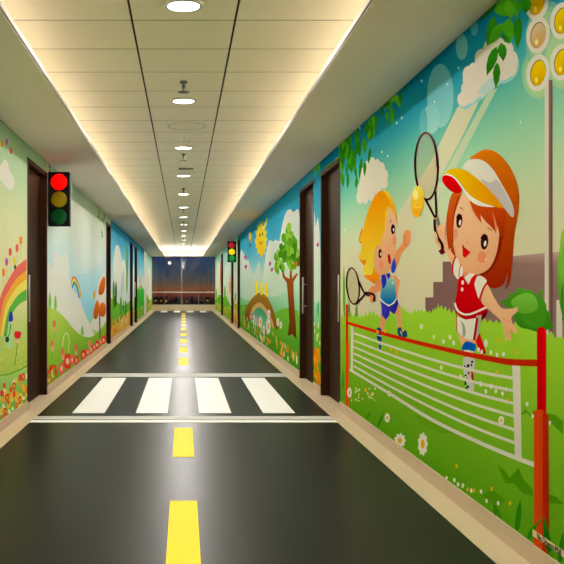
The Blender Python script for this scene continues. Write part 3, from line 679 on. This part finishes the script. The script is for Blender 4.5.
for i in range(16): sc_.ell(K6((random.uniform(176, 232), random.uniform(352, 560)))[0], random.uniform(.7, 1.6), random.uniform(1, 2), random.choice([(40, 44, 76), (120, 122, 130), (30, 34, 60)]), 8)
sc_.shape(K6((222, 420), (240, 440), (246, 510), (232, 520)), (196, 12, 20), False)
rk = m.part('painted_racket', label='painted tennis racket raised by the girl')
racket(rk, (427.3, 166.2), 11.4, 33.4, -.02, 2.1, (52, 16, 24), (196, 178, 128), 7)
rk.line(K4((168, 190), (205, 260), (250, 345)), 2.2, (44, 14, 20)); rk.line(K4((252, 130), (256, 250), (260, 345)), 1.9, (44, 14, 20)); rk.line(K4((245, 350), (248, 430), (270, 500), (305, 560)) + K2((20, 372)), 2.4, (44, 14, 20), 3); rk.line(K4((266, 345), (280, 410)), 3, (126, 116, 120)); rk.line(K4((240, 358), (272, 340)), .9, (196, 150, 60)); rk.line(K2((5, 385), (30, 365)), 5, (96, 14, 22), 5.4)

fg = m.part('hand', g); fg.shape(K4((280, 420), (300, 395), (325, 420), (330, 500), (322, 540), (300, 500)), (226, 172, 130)); fg.shape(K4((245, 460), (262, 470), (272, 520), (265, 560), (250, 530)), (226, 172, 130)); fg.line(K4((296, 440), (306, 480)), .5, (206, 138, 98))
bl = m.part('painted_ball'); bl.ell(K4((107, 213))[0], 6.5, 15.8, ((228, 210, 80), (226, 156, 16), 'v'), 28, .08); bl.ell(K4((92, 160))[0], 2.6, 5, (232, 222, 130), 16); bl.line(K4((75, 240), (100, 265), (135, 255)), .6, (236, 200, 90))
# ---- net in front of the children
n = m.part('painted_net', label='painted white tennis net with red tape and red posts')
cr_ = [378.6, 391.2, 403.7, 416.3, 430, 443]; cl_ = [333, 340.4, 346.8, 353.2, 359.6, 366]; NC = (216, 208, 194)
for a, b in zip(cl_, cr_):
    c = m.part('net_cord', n); c.line([(354, a), (397, a + (b - a) * .268 + 3.0), (441, a + (b - a) * .54 + 4.3), (480, a + (b - a) * .785 + 3), (516, b)], 1.8, NC, 3)
c = m.part('net_cord', n); c.line([(350, 369.5), (390, 393.5), (433, 420), (480, 442.5), (516, 457.5), (536, 465)], 2.2, NC, 4.8)
c = m.part('net_band', n); c.shape(PX((351.4, 326), (353.9, 327), (353.4, 371), (351, 369.6)), NC, False)
c = m.part('net_band', n); c.shape(PX((513, 364), (521, 365), (522.6, 459.5), (515.8, 456.5)), NC, False)
c = n; c.line([(347.5, 322.6), (379.6, 332.4), (414.8, 341.8), (464, 353.4), (490, 358.5), (511, 362), (539, 363)], 2.6, ((206, 30, 8), (184, 36, 4), 'h'), 7)
c = m.part('net_post', n); c.shape(PX((538, 412), (538, 331), (540, 327.5), (542.6, 326.5), (545.4, 328), (547.2, 332), (547.2, 412)), ((206, 0, 6), (184, 0, 6), 'v'), False); c.shape(PX((535, 566), (535, 412), (538, 409), (544, 410), (546, 414), (546, 566)), ((208, 72, 14), (206, 58, 14), 'h'), False); c.shape(PX((543.5, 566), (543.8, 414), (546, 410.6), (549.6, 416), (550, 566)), (172, 34, 8), False)
c = m.part('net_post', n); c.shape(PX((346.3, 343), (346.3, 305), (347.4, 304), (348.6, 305), (348.6, 343)), (208, 20, 10), False); c.shape(PX((346, 404.9), (346, 342), (349.2, 342), (349.2, 407.2)), (222, 66, 14), False)
# flowers and grass blades
for q, rx, ry in (((400.4, 440.5), 6, 7.6), ((423.3, 444), 5.2, 12.4), ((387.7, 417.8), 2.9, 5), ((502, 420.6), 3.2, 5), ((350, 392.6), 2.6, 5.6), ((442, 367.5), 1.4, 2.8), ((389.6, 393.6), 1.6, 3.2), ((422, 326.6), 1.6, 2.6), ((434.6, 336.8), 1, 2)):
    m.part('painted_daisy').daisy(q, rx, ry)
p = m.part('painted_small_flowers', kind='stuff'); random.seed(2)
for q in K8((68, 455), (85, 475), (107, 480), (145, 503), (190, 507), (215, 550), (32, 447), (268, 560)) + K8((400, 110), (425, 165), (505, 195), (212, 52), (258, 50), (288, 62), (237, 28), (190, 20)) + K6((30, 222), (75, 192), (103, 232), (278, 280), (300, 295), (365, 300), (410, 318), (455, 312), (290, 518), (365, 540), (470, 560), (150, 470)):
    p.ell(q, 1.3, 2.3, (222, 216, 204), 10)
for q in K8((78, 392), (128, 498), (158, 503), (238, 495), (322, 560), (316, 90)) + K6((415, 210), (548, 295), (407, 438)) + [(378, 332), (386, 331), (391, 349), (397, 352), (366, 390), (373, 394)]:
    p.ell(q, 1.1, 2.3, (226, 168, 20), 10)
for i in range(26): p.ell((random.uniform(350, 376), random.uniform(388, 401)), random.uniform(.5, 1), random.uniform(.8, 1.6), random.choice([(220, 216, 200), (226, 190, 90), (196, 214, 140)]), 6)
p = m.part('painted_grass_blades', kind='stuff'); KC = crop(484, 484, 7.05)
for a, b, w, c in ((KC((235, 345))[0], KC((262, 105))[0], 6, (40, 122, 10)), (KC((315, 395))[0], KC((385, 270))[0], 6, (46, 130, 14)), (KC((370, 300))[0], KC((425, 235))[0], 2.2, (60, 124, 14)), (KC((475, 520))[0], KC((425, 215))[0], 6.5, (24, 112, 10)), (KC((130, 250))[0], KC((65, 120))[0], 3, (60, 132, 16)), (KC((540, 570))[0], KC((562, 340))[0], 6, (40, 122, 14)), (KC((500, 535))[0], KC((470, 470))[0], 4, (70, 150, 20)), ((497, 519), (494, 500), 3, (60, 130, 16)), ((367, 419), (371, 411), 1.6, (40, 120, 12)), ((378, 428), (384, 412), 2.4, (40, 120, 12)), ((343.5, 392), (343, 368), 2.4, (70, 140, 24)), ((344.6, 320), (344.2, 264), 2.6, (86, 170, 30)), ((350, 318), (349.4, 300), 1.4, (50, 150, 90)), ((357, 318), (357, 304), 1.4, (60, 140, 40))):
    p.leaf(a, b, w, c)
# pale strip with lettering low on the print
c = m.part('caption_strip', label='pale strip with small dark lettering')
q0, q1 = m.uv((533.7, 532.3)), m.uv((564, 553.5)); u0, v0 = q0; du = q1[0] - u0; slope = (q1[1] - v0) / du
hh = .0128; ue = 2.86
c.raw([(u0, v0 - hh), (u0, v0 + hh), (ue, v0 + slope * (ue - u0) + hh), (ue, v0 + slope * (ue - u0) - hh)], lambda u, v: (226, 196, 150) if u > 3.2 else (190, 205, 150))
m.build()
fcu = bpy.data.curves.new('caption_lettering', 'FONT'); fcu.body = 'No Dragon-Mall'; fcu.size = .034; fcu.extrude = .0004; fcu.space_character = .95
fo = bpy.data.objects.new('caption_lettering', fcu)
dg = bpy.context.evaluated_depsgraph_get(); C.objects.link(fo); bpy.context.view_layer.update(); dg.update()
tm = bpy.data.meshes.new_from_object(fo.evaluated_get(dg)); C.objects.unlink(fo); bpy.data.objects.remove(fo)
for v in tm.vertices:
    u = u0 - .045 - v.co.x; vv = v0 + slope * (u - u0) - .011 + v.co.y
    v.co = Vector((1.3779 - .0045 - v.co.z, u, vv))
tm.materials.clear(); tm.materials.append(M['black'])
to = bpy.data.objects.new('caption_lettering', tm); C.objects.link(to); to.parent = c.o

# ---------- right wall, middle: meadow with tree, bridge, sun
sky3 = stops_fn([(.1, (120, 176, 60)), (.55, (110, 184, 90)), (.75, (128, 196, 140)), (1.0, (172, 212, 180)), (1.2, (190, 216, 202)), (1.5, (128, 192, 200)), (1.8, (76, 164, 188)), (2.1, (48, 146, 180)), (2.35, (36, 134, 172))])
m = Mural(1, [(8.52, 8.99, ZB, ZT), (8.99, 10.07, DOOR_H + .001, ZT), (10.07, 20.7, ZB, ZT), (20.7, 21.65, DOOR_H + .001, ZT)], sky3, 'right wall mural of a leafy tree, arched bridge and smiling sun beyond two doors')
B1 = crop(238, 190, 5.64); B2 = crop(238, 260, 4.338)
p = m.part('painted_cloud'); p.shape(B1((135, 560), (150, 420), (165, 330), (178, 285), (200, 290), (215, 280), (235, 285), (250, 200), (270, 130), (295, 108), (315, 125), (345, 120), (350, 350), (350, 480), (250, 580), (180, 600)), ((214, 216, 208), (186, 212, 186), 'v'))
p = m.part('painted_cloud'); p.shape(B1((14, 600), (14, 360), (30, 350), (48, 400), (60, 395), (80, 470), (95, 470), (110, 420), (120, 405), (130, 450), (150, 600)), ((214, 216, 208), (176, 208, 180), 'v'))
p = m.part('painted_cloud'); p.shape_uv([(8.55, 1.2), (8.6, 1.6), (8.72, 1.8), (8.85, 1.72), (8.97, 1.86), (8.985, 1.0), (8.54, .95)], ((216, 218, 212), (190, 214, 190), 'v'))
p = m.part('painted_lawn')
p.shape_uv([(20.69, .62), (18, .70), (15.5, .66), (13, .62), (11.6, .70), (10.6, .80), (10.08, .74), (10.08, ZB + .001), (20.69, ZB + .001)], ((104, 176, 62), (70, 148, 24), 'v'), False)
p.shape_uv([(8.53, .72), (8.75, .66), (8.98, .7), (8.98, ZB + .001), (8.53, ZB + .001)], ((120, 186, 60), (84, 156, 24), 'v'), False)
p.shape(B2((148, 260), (170, 225), (205, 208), (245, 215), (264, 230), (264, 330), (150, 330)), ((112, 182, 56), (92, 166, 40), 'v'))
p = m.part('painted_sun', label='smiling yellow sun')
for k in range(14):
    a = 2 * PI * k / 14; c = (261.3, 239.6)
    p.shape([(c[0] + 4.6 * math.cos(a - .17), c[1] + 14 * math.sin(a - .17)), (c[0] + 6.6 * math.cos(a), c[1] + 20 * math.sin(a)), (c[0] + 4.6 * math.cos(a + .17), c[1] + 14 * math.sin(a + .17))], (226, 196, 50), False)
p.ell((261.3, 239.6), 4.9, 15.6, ((228, 212, 60), (224, 186, 30), 'v')); p.ell((260, 235), .5, 2, (80, 40, 20), 8); p.ell((262.6, 234), .5, 2, (80, 40, 20), 8); p.line([(259.4, 241), (261, 244.5), (263, 241)], .8, (200, 60, 40)); p.leaf((264.5, 229), (267.6, 217), 2, (226, 196, 40)); p.leaf((257.6, 246), (254.8, 240), 2, (226, 196, 40))
p = m.part('painted_balloon'); p.ell((250.4, 237), 1.6, 5, ((226, 180, 40), (226, 110, 60), 'v')); p.ell((250.2, 236), .6, 4.5, (226, 220, 90), 12); p.shape([(249.8, 244), (251, 244), (250.8, 247), (250, 247)], (80, 60, 90), False)
for q in ((245.3, 257.4), (245.8, 267), (270, 264), (272, 270), (318, 245)):
    p = m.part('painted_butterfly'); p.ell((q[0] - .6, q[1]), .7, 2, (214, 90, 130), 10); p.ell((q[0] + .6, q[1] - .6), .7, 2, (190, 70, 150), 10); p.line([(q[0], q[1] - 2), (q[0], q[1] + 2)], .3, (80, 30, 60))
p = m.part('painted_bridge', label='arched brown bridge')
p.raw([m.uv(q) for q in open_spline(B2((28, 245), (40, 200), (65, 162), (95, 142), (125, 158), (150, 205), (165, 255), (176, 305))) + open_spline(B2((160, 298), (145, 255), (125, 215), (100, 188), (80, 190), (60, 210), (48, 262), (38, 270)))], ((156, 116, 40), (126, 84, 22), 'v'))
p.raw([m.uv(q) for q in open_spline(B2((50, 250), (62, 212), (80, 190), (100, 186), (125, 214), (148, 258), (160, 298))) + open_spline(B2((150, 292), (130, 250), (112, 218), (95, 205), (76, 215), (66, 255)))], (206, 166, 96))
p = m.part('painted_pond'); p.shape(B2((56, 262), (70, 222), (92, 206), (112, 220), (130, 252), (128, 290), (90, 290)), ((60, 150, 120), (150, 200, 130), 'v'))
for x, y in ((80, 122), (103, 124), (125, 130)):
    p = m.part('painted_chick'); q = B2((x, y))[0]; p.ell((q[0], q[1] + 1.5), 1.6, 5.4, (230, 204, 10), 14); p.ell((q[0] - .1, q[1] - 4.4), 1.1, 3.2, (232, 210, 20), 12); p.shape([(q[0] - 1.2, q[1] - 4.6), (q[0] - 2.2, q[1] - 3.8), (q[0] - 1.2, q[1] - 3.2)], (226, 120, 10), False)
p = m.part('painted_tree', label='tree with brown trunk and leafy green crown')
p.shape(B2((195, 75), (212, 98), (216, 140), (220, 200), (224, 270), (216, 330), (236, 322), (255, 345), (252, 280), (246, 200), (242, 140), (242, 95), (262, 60), (254, 58), (236, 80), (234, 40), (226, 40), (224, 82), (206, 72), (196, 40), (190, 42)), ((160, 84, 30), (96, 48, 14), 'v'), False)
cn = m.part('crown', p, kind='stuff'); random.seed(9)
for q, rx, ry in (((288.5, 238), 6.5, 15), ((294, 250), 6, 15), ((284.5, 252), 5.5, 11), ((278, 259), 3.6, 10), ((276.6, 270), 2.6, 8), ((297, 262), 4.6, 10), ((283, 266), 3, 8), ((291, 262), 5, 9)):
    for i in range(15):
        a = random.uniform(0, 2 * PI); r = math.sqrt(random.random())
        cn.ell((q[0] + rx * .75 * r * math.cos(a), q[1] + ry * .75 * r * math.sin(a)), rx * .38, ry * .34, random.choice([(86, 150, 30), (112, 172, 40), (60, 122, 22), (140, 190, 60)]), 9)
cn.ell((296.5, 264), 1.6, 3, (206, 96, 30), 10)
p = m.part('painted_small_flowers', kind='stuff'); random.seed(12)
for i in range(90):
    u = random.uniform(10.2, 20.4); v = random.uniform(.11, .26 + .3 * random.random() ** 2 + .012 * (u - 10)); r = random.uniform(.03, .065)
    p.ell_uv((u, v), r * 1.4, r, random.choice([(228, 150, 40), (230, 170, 70), (224, 130, 30), (226, 220, 190), (230, 190, 100)]), 9)
for i in range(34):
    u = random.uniform(8.56, 8.96); v = random.uniform(.1, .42); p.ell_uv((u, v), .055, .045, random.choice([(228, 140, 20), (232, 160, 30), (226, 120, 10)]), 10)
for i in range(8): p.ell_uv((random.uniform(8.56, 8.96), random.uniform(.42, .72)), .03, .025, (226, 220, 180), 8)
p.ell_uv((8.7, .86), .05, .08, (40, 160, 120), 12)
for q, rx, ry in (((260.5, 322), 1.9, 6), ((268.5, 326), 2.4, 9), ((269, 314), 1.8, 5), ((264, 330), 1.4, 5), ((253.6, 318), 1.4, 4), ((278, 322), 1.5, 4.5), ((281, 325), 1.4, 4)):
    m.part('painted_daisy').daisy(q, rx, ry, (226, 222, 214), (222, 170, 40))
m.part('painted_flower').daisy((252.4, 317), 1.2, 4.5, (150, 90, 190), (230, 200, 60)); m.part('painted_flower').daisy((256.4, 320), 1.0, 5, (190, 130, 200), (230, 200, 60))
p = m.part('painted_leaves', kind='stuff'); random.seed(3)
for i in range(10): u = random.uniform(8.54, 8.96); p.leaf((u, 2.34), (u + .05, 2.27), .07, LEAF[i % 4], True)
m.build()

# ---------- generic far panels
def meadow(side, rects, label, st, seed, hill, blobs, names):
    m = Mural(side, rects, stops_fn(st), label, cell=.2)
    y0, y1 = rects[0][0] + .01, rects[0][1] - .01; L = y1 - y0; random.seed(seed)
    p = m.part('painted_hill')
    for k, (c0, c1, a, b) in enumerate(hill):
        pts = [(y0 + L * i / 10, a + b * math.sin(i / 10 * PI * 1.3 + k * 1.9 + seed)) for i in range(11)]
        p.shape_uv(pts + [(y1, ZB + .001), (y0, ZB + .001)], (c0, c1, 'v'), False)
    for nme, items in zip(names, blobs):
        q = m.part(nme)
        for it in items:
            q.ell_uv((y0 + it[0] * L, it[1]), it[2] * L, it[3], it[4], 16)
    f = m.part('painted_small_flowers', kind='stuff')
    for i in range(int(20 + L * 5)):
        r = random.uniform(.03, .06); f.ell_uv((random.uniform(y0 + .1, y1 - .1), random.uniform(.12, .42)), r * 1.6, r, random.choice([(226, 160, 40), (222, 90, 50), (228, 210, 90), (226, 220, 200), (224, 130, 40)]), 9)
    m.build(); return m
G = [((122, 186, 60), (86, 156, 36), .62, .14), ((150, 196, 60), (120, 160, 40), .40, .08)]
S_pale = [(.6, (220, 220, 190)), (1.3, (204, 222, 200)), (1.8, (178, 212, 196)), (2.35, (150, 200, 190))]
S_blue = [(.6, (214, 220, 206)), (1.2, (190, 216, 212)), (1.7, (120, 186, 206)), (2.35, (44, 130, 176))]
meadow(1, [(21.65, 23.45, ZB, ZT), (23.45, 24.5, DOOR_H + .001, ZT)], 'narrow pale mural strip between two far doors, behind the small traffic light', S_pale, 3, [((150, 190, 60), (214, 170, 70), .7, .1), ((220, 180, 90), (206, 150, 60), .45, .06)], [[(.5, 1.2, .2, .35, (222, 214, 190)), (.5, .8, .12, .12, (90, 130, 90))]], ['painted_cloud'])
meadow(1, [(24.5, 29.6, ZB, ZT), (29.6, 31.1, DOOR_H + .001, ZT)], 'pale green and white mural between the two farthest right doors', S_pale, 5, G, [[(.3, 1.6, .16, .4, (214, 222, 208)), (.6, 1.3, .2, .5, (216, 222, 206))], [(.12, 1.05, .07, .22, (222, 110, 60)), (.12, 1.3, .05, .12, (226, 140, 70))], [(.75, .75, .12, .35, (110, 180, 40))]], ['painted_cloud', 'painted_flower', 'painted_bush'])
meadow(1, [(31.1, 36.79, ZB, ZT)], 'farthest right mural next to the end window', S_pale, 7, G, [[(.4, 1.5, .25, .5, (214, 222, 208))], [(.12, 1.5, .08, .55, (214, 90, 50)), (.15, .95, .06, .15, (226, 130, 70))], [(.8, .7, .12, .25, (104, 176, 40))]], ['painted_cloud', 'painted_balloon', 'painted_bush'])

# ---------- left wall, nearest: rainbow
skyL = stops_fn([(.3, (170, 208, 110)), (.75, (190, 210, 120)), (.95, (216, 214, 164)), (1.3, (216, 214, 168)), (1.7, (204, 212, 168)), (2.0, (180, 204, 166)), (2.35, (160, 192, 156))])
m = Mural(-1, [(YN, 7.48, ZB, ZT), (7.48, 8.56, DOOR_H + .001, ZT)], skyL, 'nearest left wall mural with a rainbow and tulips, cut by the left edge')
L1 = crop(0, 120, 3.76); L2 = crop(0, 225, 6.267); L3 = crop(0, 310, 4.338)
p = m.part('painted_cloud'); p.shape(L1((-30, 190), (0, 172), (20, 148), (36, 190), (52, 225), (46, 262), (22, 252), (0, 225), (-20, 230)), (220, 217, 208))
r = m.part('painted_rainbow', label='soft striped rainbow')
def rl(t): 
    o = L2((-40, 690), (0, 455), (50, 345), (100, 266), (165, 212)); i = L2((40, 700), (62, 585), (95, 525), (128, 490), (165, 470))
    return open_spline([(a[0] + (b[0] - a[0]) * t, a[1] + (b[1] - a[1]) * t) for a, b in zip(o, i)])
for a, b, c in ((0, .3, (226, 108, 96)), (.28, .52, (232, 168, 60)), (.5, .76, (230, 216, 96)), (.74, 1, (92, 176, 74))):
    r.raw([m.uv(q) for q in rl(a) + rl(b)[::-1]], c)
for (x, y), c, hgt in (((128, 95), (226, 146, 30), 120), ((105, 143), (222, 96, 90), 110), ((62, 168), (220, 96, 96), 130), ((40, 230), (196, 90, 200), 120), ((20, 295), (228, 150, 30), 90)):
    t = m.part('painted_tulip'); t.line(L2((x, y), (x, y + hgt)), .5, (190, 190, 120)); t.shape(L2((x - 8, y + 18), (x - 9, y - 14), (x, y - 24), (x + 9, y - 14), (x + 8, y + 18), (x, y + 26)), (c, mixc(c, (226, 90, 40), .4), 'v'))
for (x, y), c in (((7, 90), (228, 150, 20)), ((24, 82), (196, 100, 200)), ((40, 117), (220, 96, 90))):
    t = m.part('painted_balloon'); t.ell(L1((x, y))[0], 1.5, 3.4, c, 14)
t = m.part('painted_fairy'); t.shape(L2((78, 205), (90, 200), (98, 250), (88, 255)), (226, 200, 60)); t.ell(L2((93, 265))[0], 1.3, 2.6, (50, 120, 100), 10)
h = m.part('painted_hill'); h.raw([m.uv(q) for q in L3((116, 140), (90, 130), (60, 138), (20, 160), (0, 190), (-40, 240))] + [(4.0, .5), (4.0, ZB + .001), (7.479, ZB + .001)], ((196, 210, 100), (140, 190, 50), 'v'))
h.raw([m.uv(q) for q in L3((117, 245), (80, 265), (40, 280), (0, 288), (-40, 300))] + [(4.0, .4), (4.0, ZB + .001), (7.479, ZB + .001)], ((176, 212, 120), (104, 178, 60), 'v'))
h.line(L3((117, 242), (80, 262), (40, 278), (0, 284)), 1.4, (110, 172, 40))
t = m.part('painted_girl', label='tiny painted figure in a blue hat'); t.shape(L3((38, 50), (30, 100), (26, 160), (54, 160), (52, 100)), (170, 216, 150)); t.ell(L3((44, 50))[0], 1.6, 3, (226, 196, 160), 12); t.shape(L3((36, 48), (42, 8), (52, 14), (54, 46)), (50, 60, 190)); t.ell(L3((30, 128))[0], 2, 3, (30, 80, 40), 10); t.line(L3((46, 60), (40, 100), (30, 125)), .7, (30, 60, 60))
t = m.part('painted_tulip'); t.line(L3((76, 120), (70, 190), (62, 240)), .8, (80, 160, 40)); t.shape(L3((62, 118), (62, 95), (76, 92), (90, 96), (88, 118), (76, 124)), (214, 40, 50)); t.ell(L3((76, 136))[0], 2, 1.6, (226, 190, 170), 10)
f = m.part('painted_small_flowers', kind='stuff'); random.seed(21)
for i in range(60):
    x, y = random.uniform(-3, 27), 0; y = random.uniform(374 + (27 - x) * .5, 402 + (27 - x) * .72); q = (x, y); f.ell(q, random.uniform(1.1, 2.2), random.uniform(2, 4), random.choice([(222, 80, 50), (230, 180, 50), (226, 120, 60), (224, 226, 180), (228, 200, 80)]), 9)
for i in range(30):
    q = (random.uniform(0, 26), random.uniform(345, 372)); f.ell(q, .5, .8, (216, 226, 130), 6)
for q in L3((60, 330), (100, 290), (28, 380), (85, 390), (20, 440)): f.daisy(q, 2, 4.5, (222, 76, 50), (232, 190, 60), 6)
m.build()

# ---------- left wall, middle: clouds, small rainbow, hills
skyM = stops_fn([(.4, (176, 210, 120)), (.7, (140, 204, 228)), (1.0, (160, 212, 228)), (1.4, (190, 218, 220)), (1.75, (206, 216, 206)), (2.1, (206, 213, 196)), (2.35, (184, 204, 182))])
m = Mural(-1, [(8.56, 15.1, ZB, ZT), (15.1, 16.05, DOOR_H + .001, ZT)], skyM, 'left wall mural of white clouds and green hills behind the large traffic light')
N1 = crop(46, 200, 5.64); N2 = crop(46, 280, 4.7)
p = m.part('painted_cloud'); p.raw([m.uv(q) for q in closed_spline(N1((6, 560), (6, 370), (24, 360), (36, 400), (40, 320), (60, 285), (85, 320), (110, 300), (128, 340), (135, 430), (150, 470), (160, 520)) + N2((150, 60), (165, 110), (190, 175), (206, 210), (225, 262), (180, 280), (90, 240), (6, 160)), 3)], ((212, 218, 210), (230, 226, 214), 'v'))
p = m.part('painted_cloud'); p.raw([m.uv(q) for q in closed_spline(N2((206, 215), (222, 180), (228, 120), (236, 60), (246, 10), (262, -20), (280, -60), (290, -100), (297, -100), (297, 170), (250, 240)), 3)], ((210, 218, 210), (228, 225, 214), 'v'))
p = m.part('painted_beam'); p.raw([m.uv(q) for q in N1((140, 60), (200, 30), (320, 350), (230, 410), (170, 420), (150, 300))], lambda u, v: mixc(skyM(u, v), (226, 224, 214), .45))
r = m.part('painted_rainbow', label='small rainbow arc')
for k, c in enumerate(((220, 96, 60), (228, 176, 60), (226, 216, 100), (110, 190, 120), (90, 130, 200))):
    d = k * 6; r.line(N1((142 + d * .2, 470 + d * 1.2), (150 + d * .3, 438 + d * 1.3), (165, 440 + d * 1.5), (184 - d * .3, 480 + d), (197 - d * .5, 545 + d * .4)), 1.2, c)
h = m.part('painted_hill')
h.raw([m.uv(q) for q in open_spline(N2((2, 128), (45, 140), (90, 180), (130, 230), (178, 266), (225, 262), (262, 222), (285, 190), (299, 172)))] + [(15.09, ZB + .001), (8.57, ZB + .001)], ((180, 206, 90), (120, 178, 40), 'v'))
h.raw([m.uv(q) for q in open_spline(N2((2, 300), (60, 340), (110, 345), (170, 310), (230, 290), (299, 235)))] + [(15.09, ZB + .001), (8.57, ZB + .001)], ((160, 200, 60), (110, 176, 50), 'v'))
h.line(N2((76, 310), (84, 262), (100, 250), (108, 290), (104, 340)), 1.1, (206, 222, 150), .5)
for x, y, s_ in ((17, 100, 1), (43, 110, .9), (170, 240, .6)):
    t = m.part('painted_tree'); t.shape(N2((x, y - 45 * s_), (x + 7, y), (x + 5, y + 30 * s_), (x - 5, y + 30 * s_), (x - 7, y)), (130, 190, 90))
t = m.part('painted_windmill', label='orange winged flower tree'); t.line(N2((250, 130), (252, 200), (254, 275)), 1.4, (122, 96, 60)); OC = ((214, 116, 40), (188, 84, 18), 'v')
t.shape(N2((246, 65), (252, 20), (268, -15), (278, -5), (276, 40), (264, 68)), OC); t.shape(N2((222, 170), (228, 120), (240, 95), (248, 110), (246, 160), (234, 185)), OC); t.shape(N2((246, 150), (252, 115), (268, 105), (280, 125), (276, 165), (260, 172)), OC); t.ell(N2((226, 70))[0], 1.1, 4.5, (226, 176, 70), 12)
for x, y, rr, c in ((30, 440, 22, 0), (12, 470, 14, 0), (72, 415, 15, 1), (100, 382, 19, 0), (122, 375, 11, 1), (142, 378, 12, 0), (175, 352, 13, 0), (196, 340, 9, 1), (212, 328, 12, 0), (240, 305, 11, 0), (226, 315, 8, 1), (270, 282, 10, 0), (256, 292, 8, 1), (284, 268, 8, 0)):
    t = m.part('painted_flower'); q = N2((x, y))[0]; t.daisy(q, rr / 4.7 * 1.2, rr / 4.7 * 2.2, [(224, 62, 36), (226, 100, 90)][c], (230, 190, 150), 6)
for x, y in ((28, 300), (78, 340), (38, 208), (140, 320), (205, 300)):
    t = m.part('painted_tulip'); q = N2((x, y))[0]; t.line([(q[0], q[1]), (q[0], q[1] + 14)], .5, (90, 160, 50)); t.ell(q, 1.7, 4.2, random.choice([(226, 110, 90), (228, 140, 110), (230, 190, 60)]), 12); t.ell((q[0] + .2, q[1] + 5), 1.4, 3, (228, 150, 130), 10)
t = m.part('painted_leaves', kind='stuff')
for a, b in (((296, 60), (300, 85)), ((304, 80), (296, 100)), ((318, 100), (310, 120)), ((325, 70), (330, 110)), ((312, 170), (316, 200)), ((318, 195), (313, 215)), ((290, 85), (296, 110)), ((330, 95), (322, 125))): t.leaf(N1(a)[0], N1(b)[0], 1.3, (110, 156, 96))
for a, b in (((49, 164), (49.6, 170)), ((49.4, 170), (51.6, 175)), ((50, 169), (48, 174))): t.leaf(a, b, 1.4, (74, 126, 60))
for i in range(40):
    t.leaf(*(lambda q: [q, (q[0] + random.uniform(-1, 1), q[1] - 6)])((random.uniform(48, 60), random.uniform(372, 392))), 1.2, (110, 176, 40))
m.build()
meadow(-1, [(16.05, 21.8, ZB, ZT), (21.8, 22.95, DOOR_H + .001, ZT)], 'left mural with blue sky and a castle garden, third from the camera', S_blue, 2, [((120, 186, 60), (90, 160, 36), .75, .12), ((226, 190, 90), (206, 160, 60), .38, .07)],
       [[(.3, 1.45, .2, .5, (218, 220, 210)), (.6, 1.3, .16, .4, (216, 220, 210))], [(.82, 1.65, .06, .45, (100, 160, 30)), (.80, 1.2, .05, .3, (110, 170, 30)), (.45, .65, .06, .2, (84, 160, 40)), (.12, .9, .05, .3, (74, 140, 30)), (.72, .55, .07, .2, (74, 150, 40))], [(.22, .98, .035, .2, (60, 56, 50)), (.2, .78, .05, .12, (70, 60, 50)), (.5, 1.1, .03, .3, (150, 180, 190)), (.6, 1.2, .03, .25, (190, 170, 180)), (.58, .62, .03, .14, (40, 110, 130))]], ['painted_cloud', 'painted_bush', 'painted_castle'])
meadow(-1, [(22.95, 23.8, ZB, ZT), (23.8, 25.1, DOOR_H + .001, ZT)], 'narrow left mural strip between the paired far doors', S_blue, 4, G, [[(.5, 1.3, .3, .4, (216, 220, 210))]], ['painted_cloud'])
meadow(-1, [(25.1, 29.6, ZB, ZT)], 'bright green and blue left mural beyond the far pair of doors', S_blue, 6, [((70, 180, 70), (60, 160, 40), 1.0, .1), ((90, 186, 60), (60, 160, 30), .5, .1)], [[(.4, 1.2, .1, .25, (222, 150, 110))]], ['painted_balloon'])
meadow(-1, [(31.4, 36.79, ZB, ZT)], 'pale left mural farthest down the corridor beside the end window', S_pale, 8, G, [[(.5, 1.4, .2, .4, (214, 220, 206))], [(.3, 1.3, .05, .3, (222, 120, 100))]], ['painted_cloud', 'painted_flower'])
#ENDMURALS

# ------------------------------------------------------------------ camera and view
cam = bpy.data.cameras.new('camera'); co = bpy.data.objects.new('camera', cam); C.objects.link(co)
co.location = (0, 0, H); co.rotation_euler = (PI / 2, 0, 0)
cam.sensor_width = 36; cam.lens = F / 564 * 36
cam.shift_x = (282 - VX) / 564; cam.shift_y = (VY - 282) / 564
cam.clip_end = 3000
sc = bpy.context.scene; sc.camera = co
sc.view_settings.view_transform = 'Standard'; sc.view_settings.look = 'None'; sc.view_settings.gamma = 1; sc.view_settings.use_curve_mapping = False
sc.view_settings.exposure = 0.66
sc.cycles.max_bounces = 12; sc.cycles.diffuse_bounces = 8; sc.cycles.glossy_bounces = 4; sc.cycles.use_denoising = True
sc.cycles.sample_clamp_indirect = 4
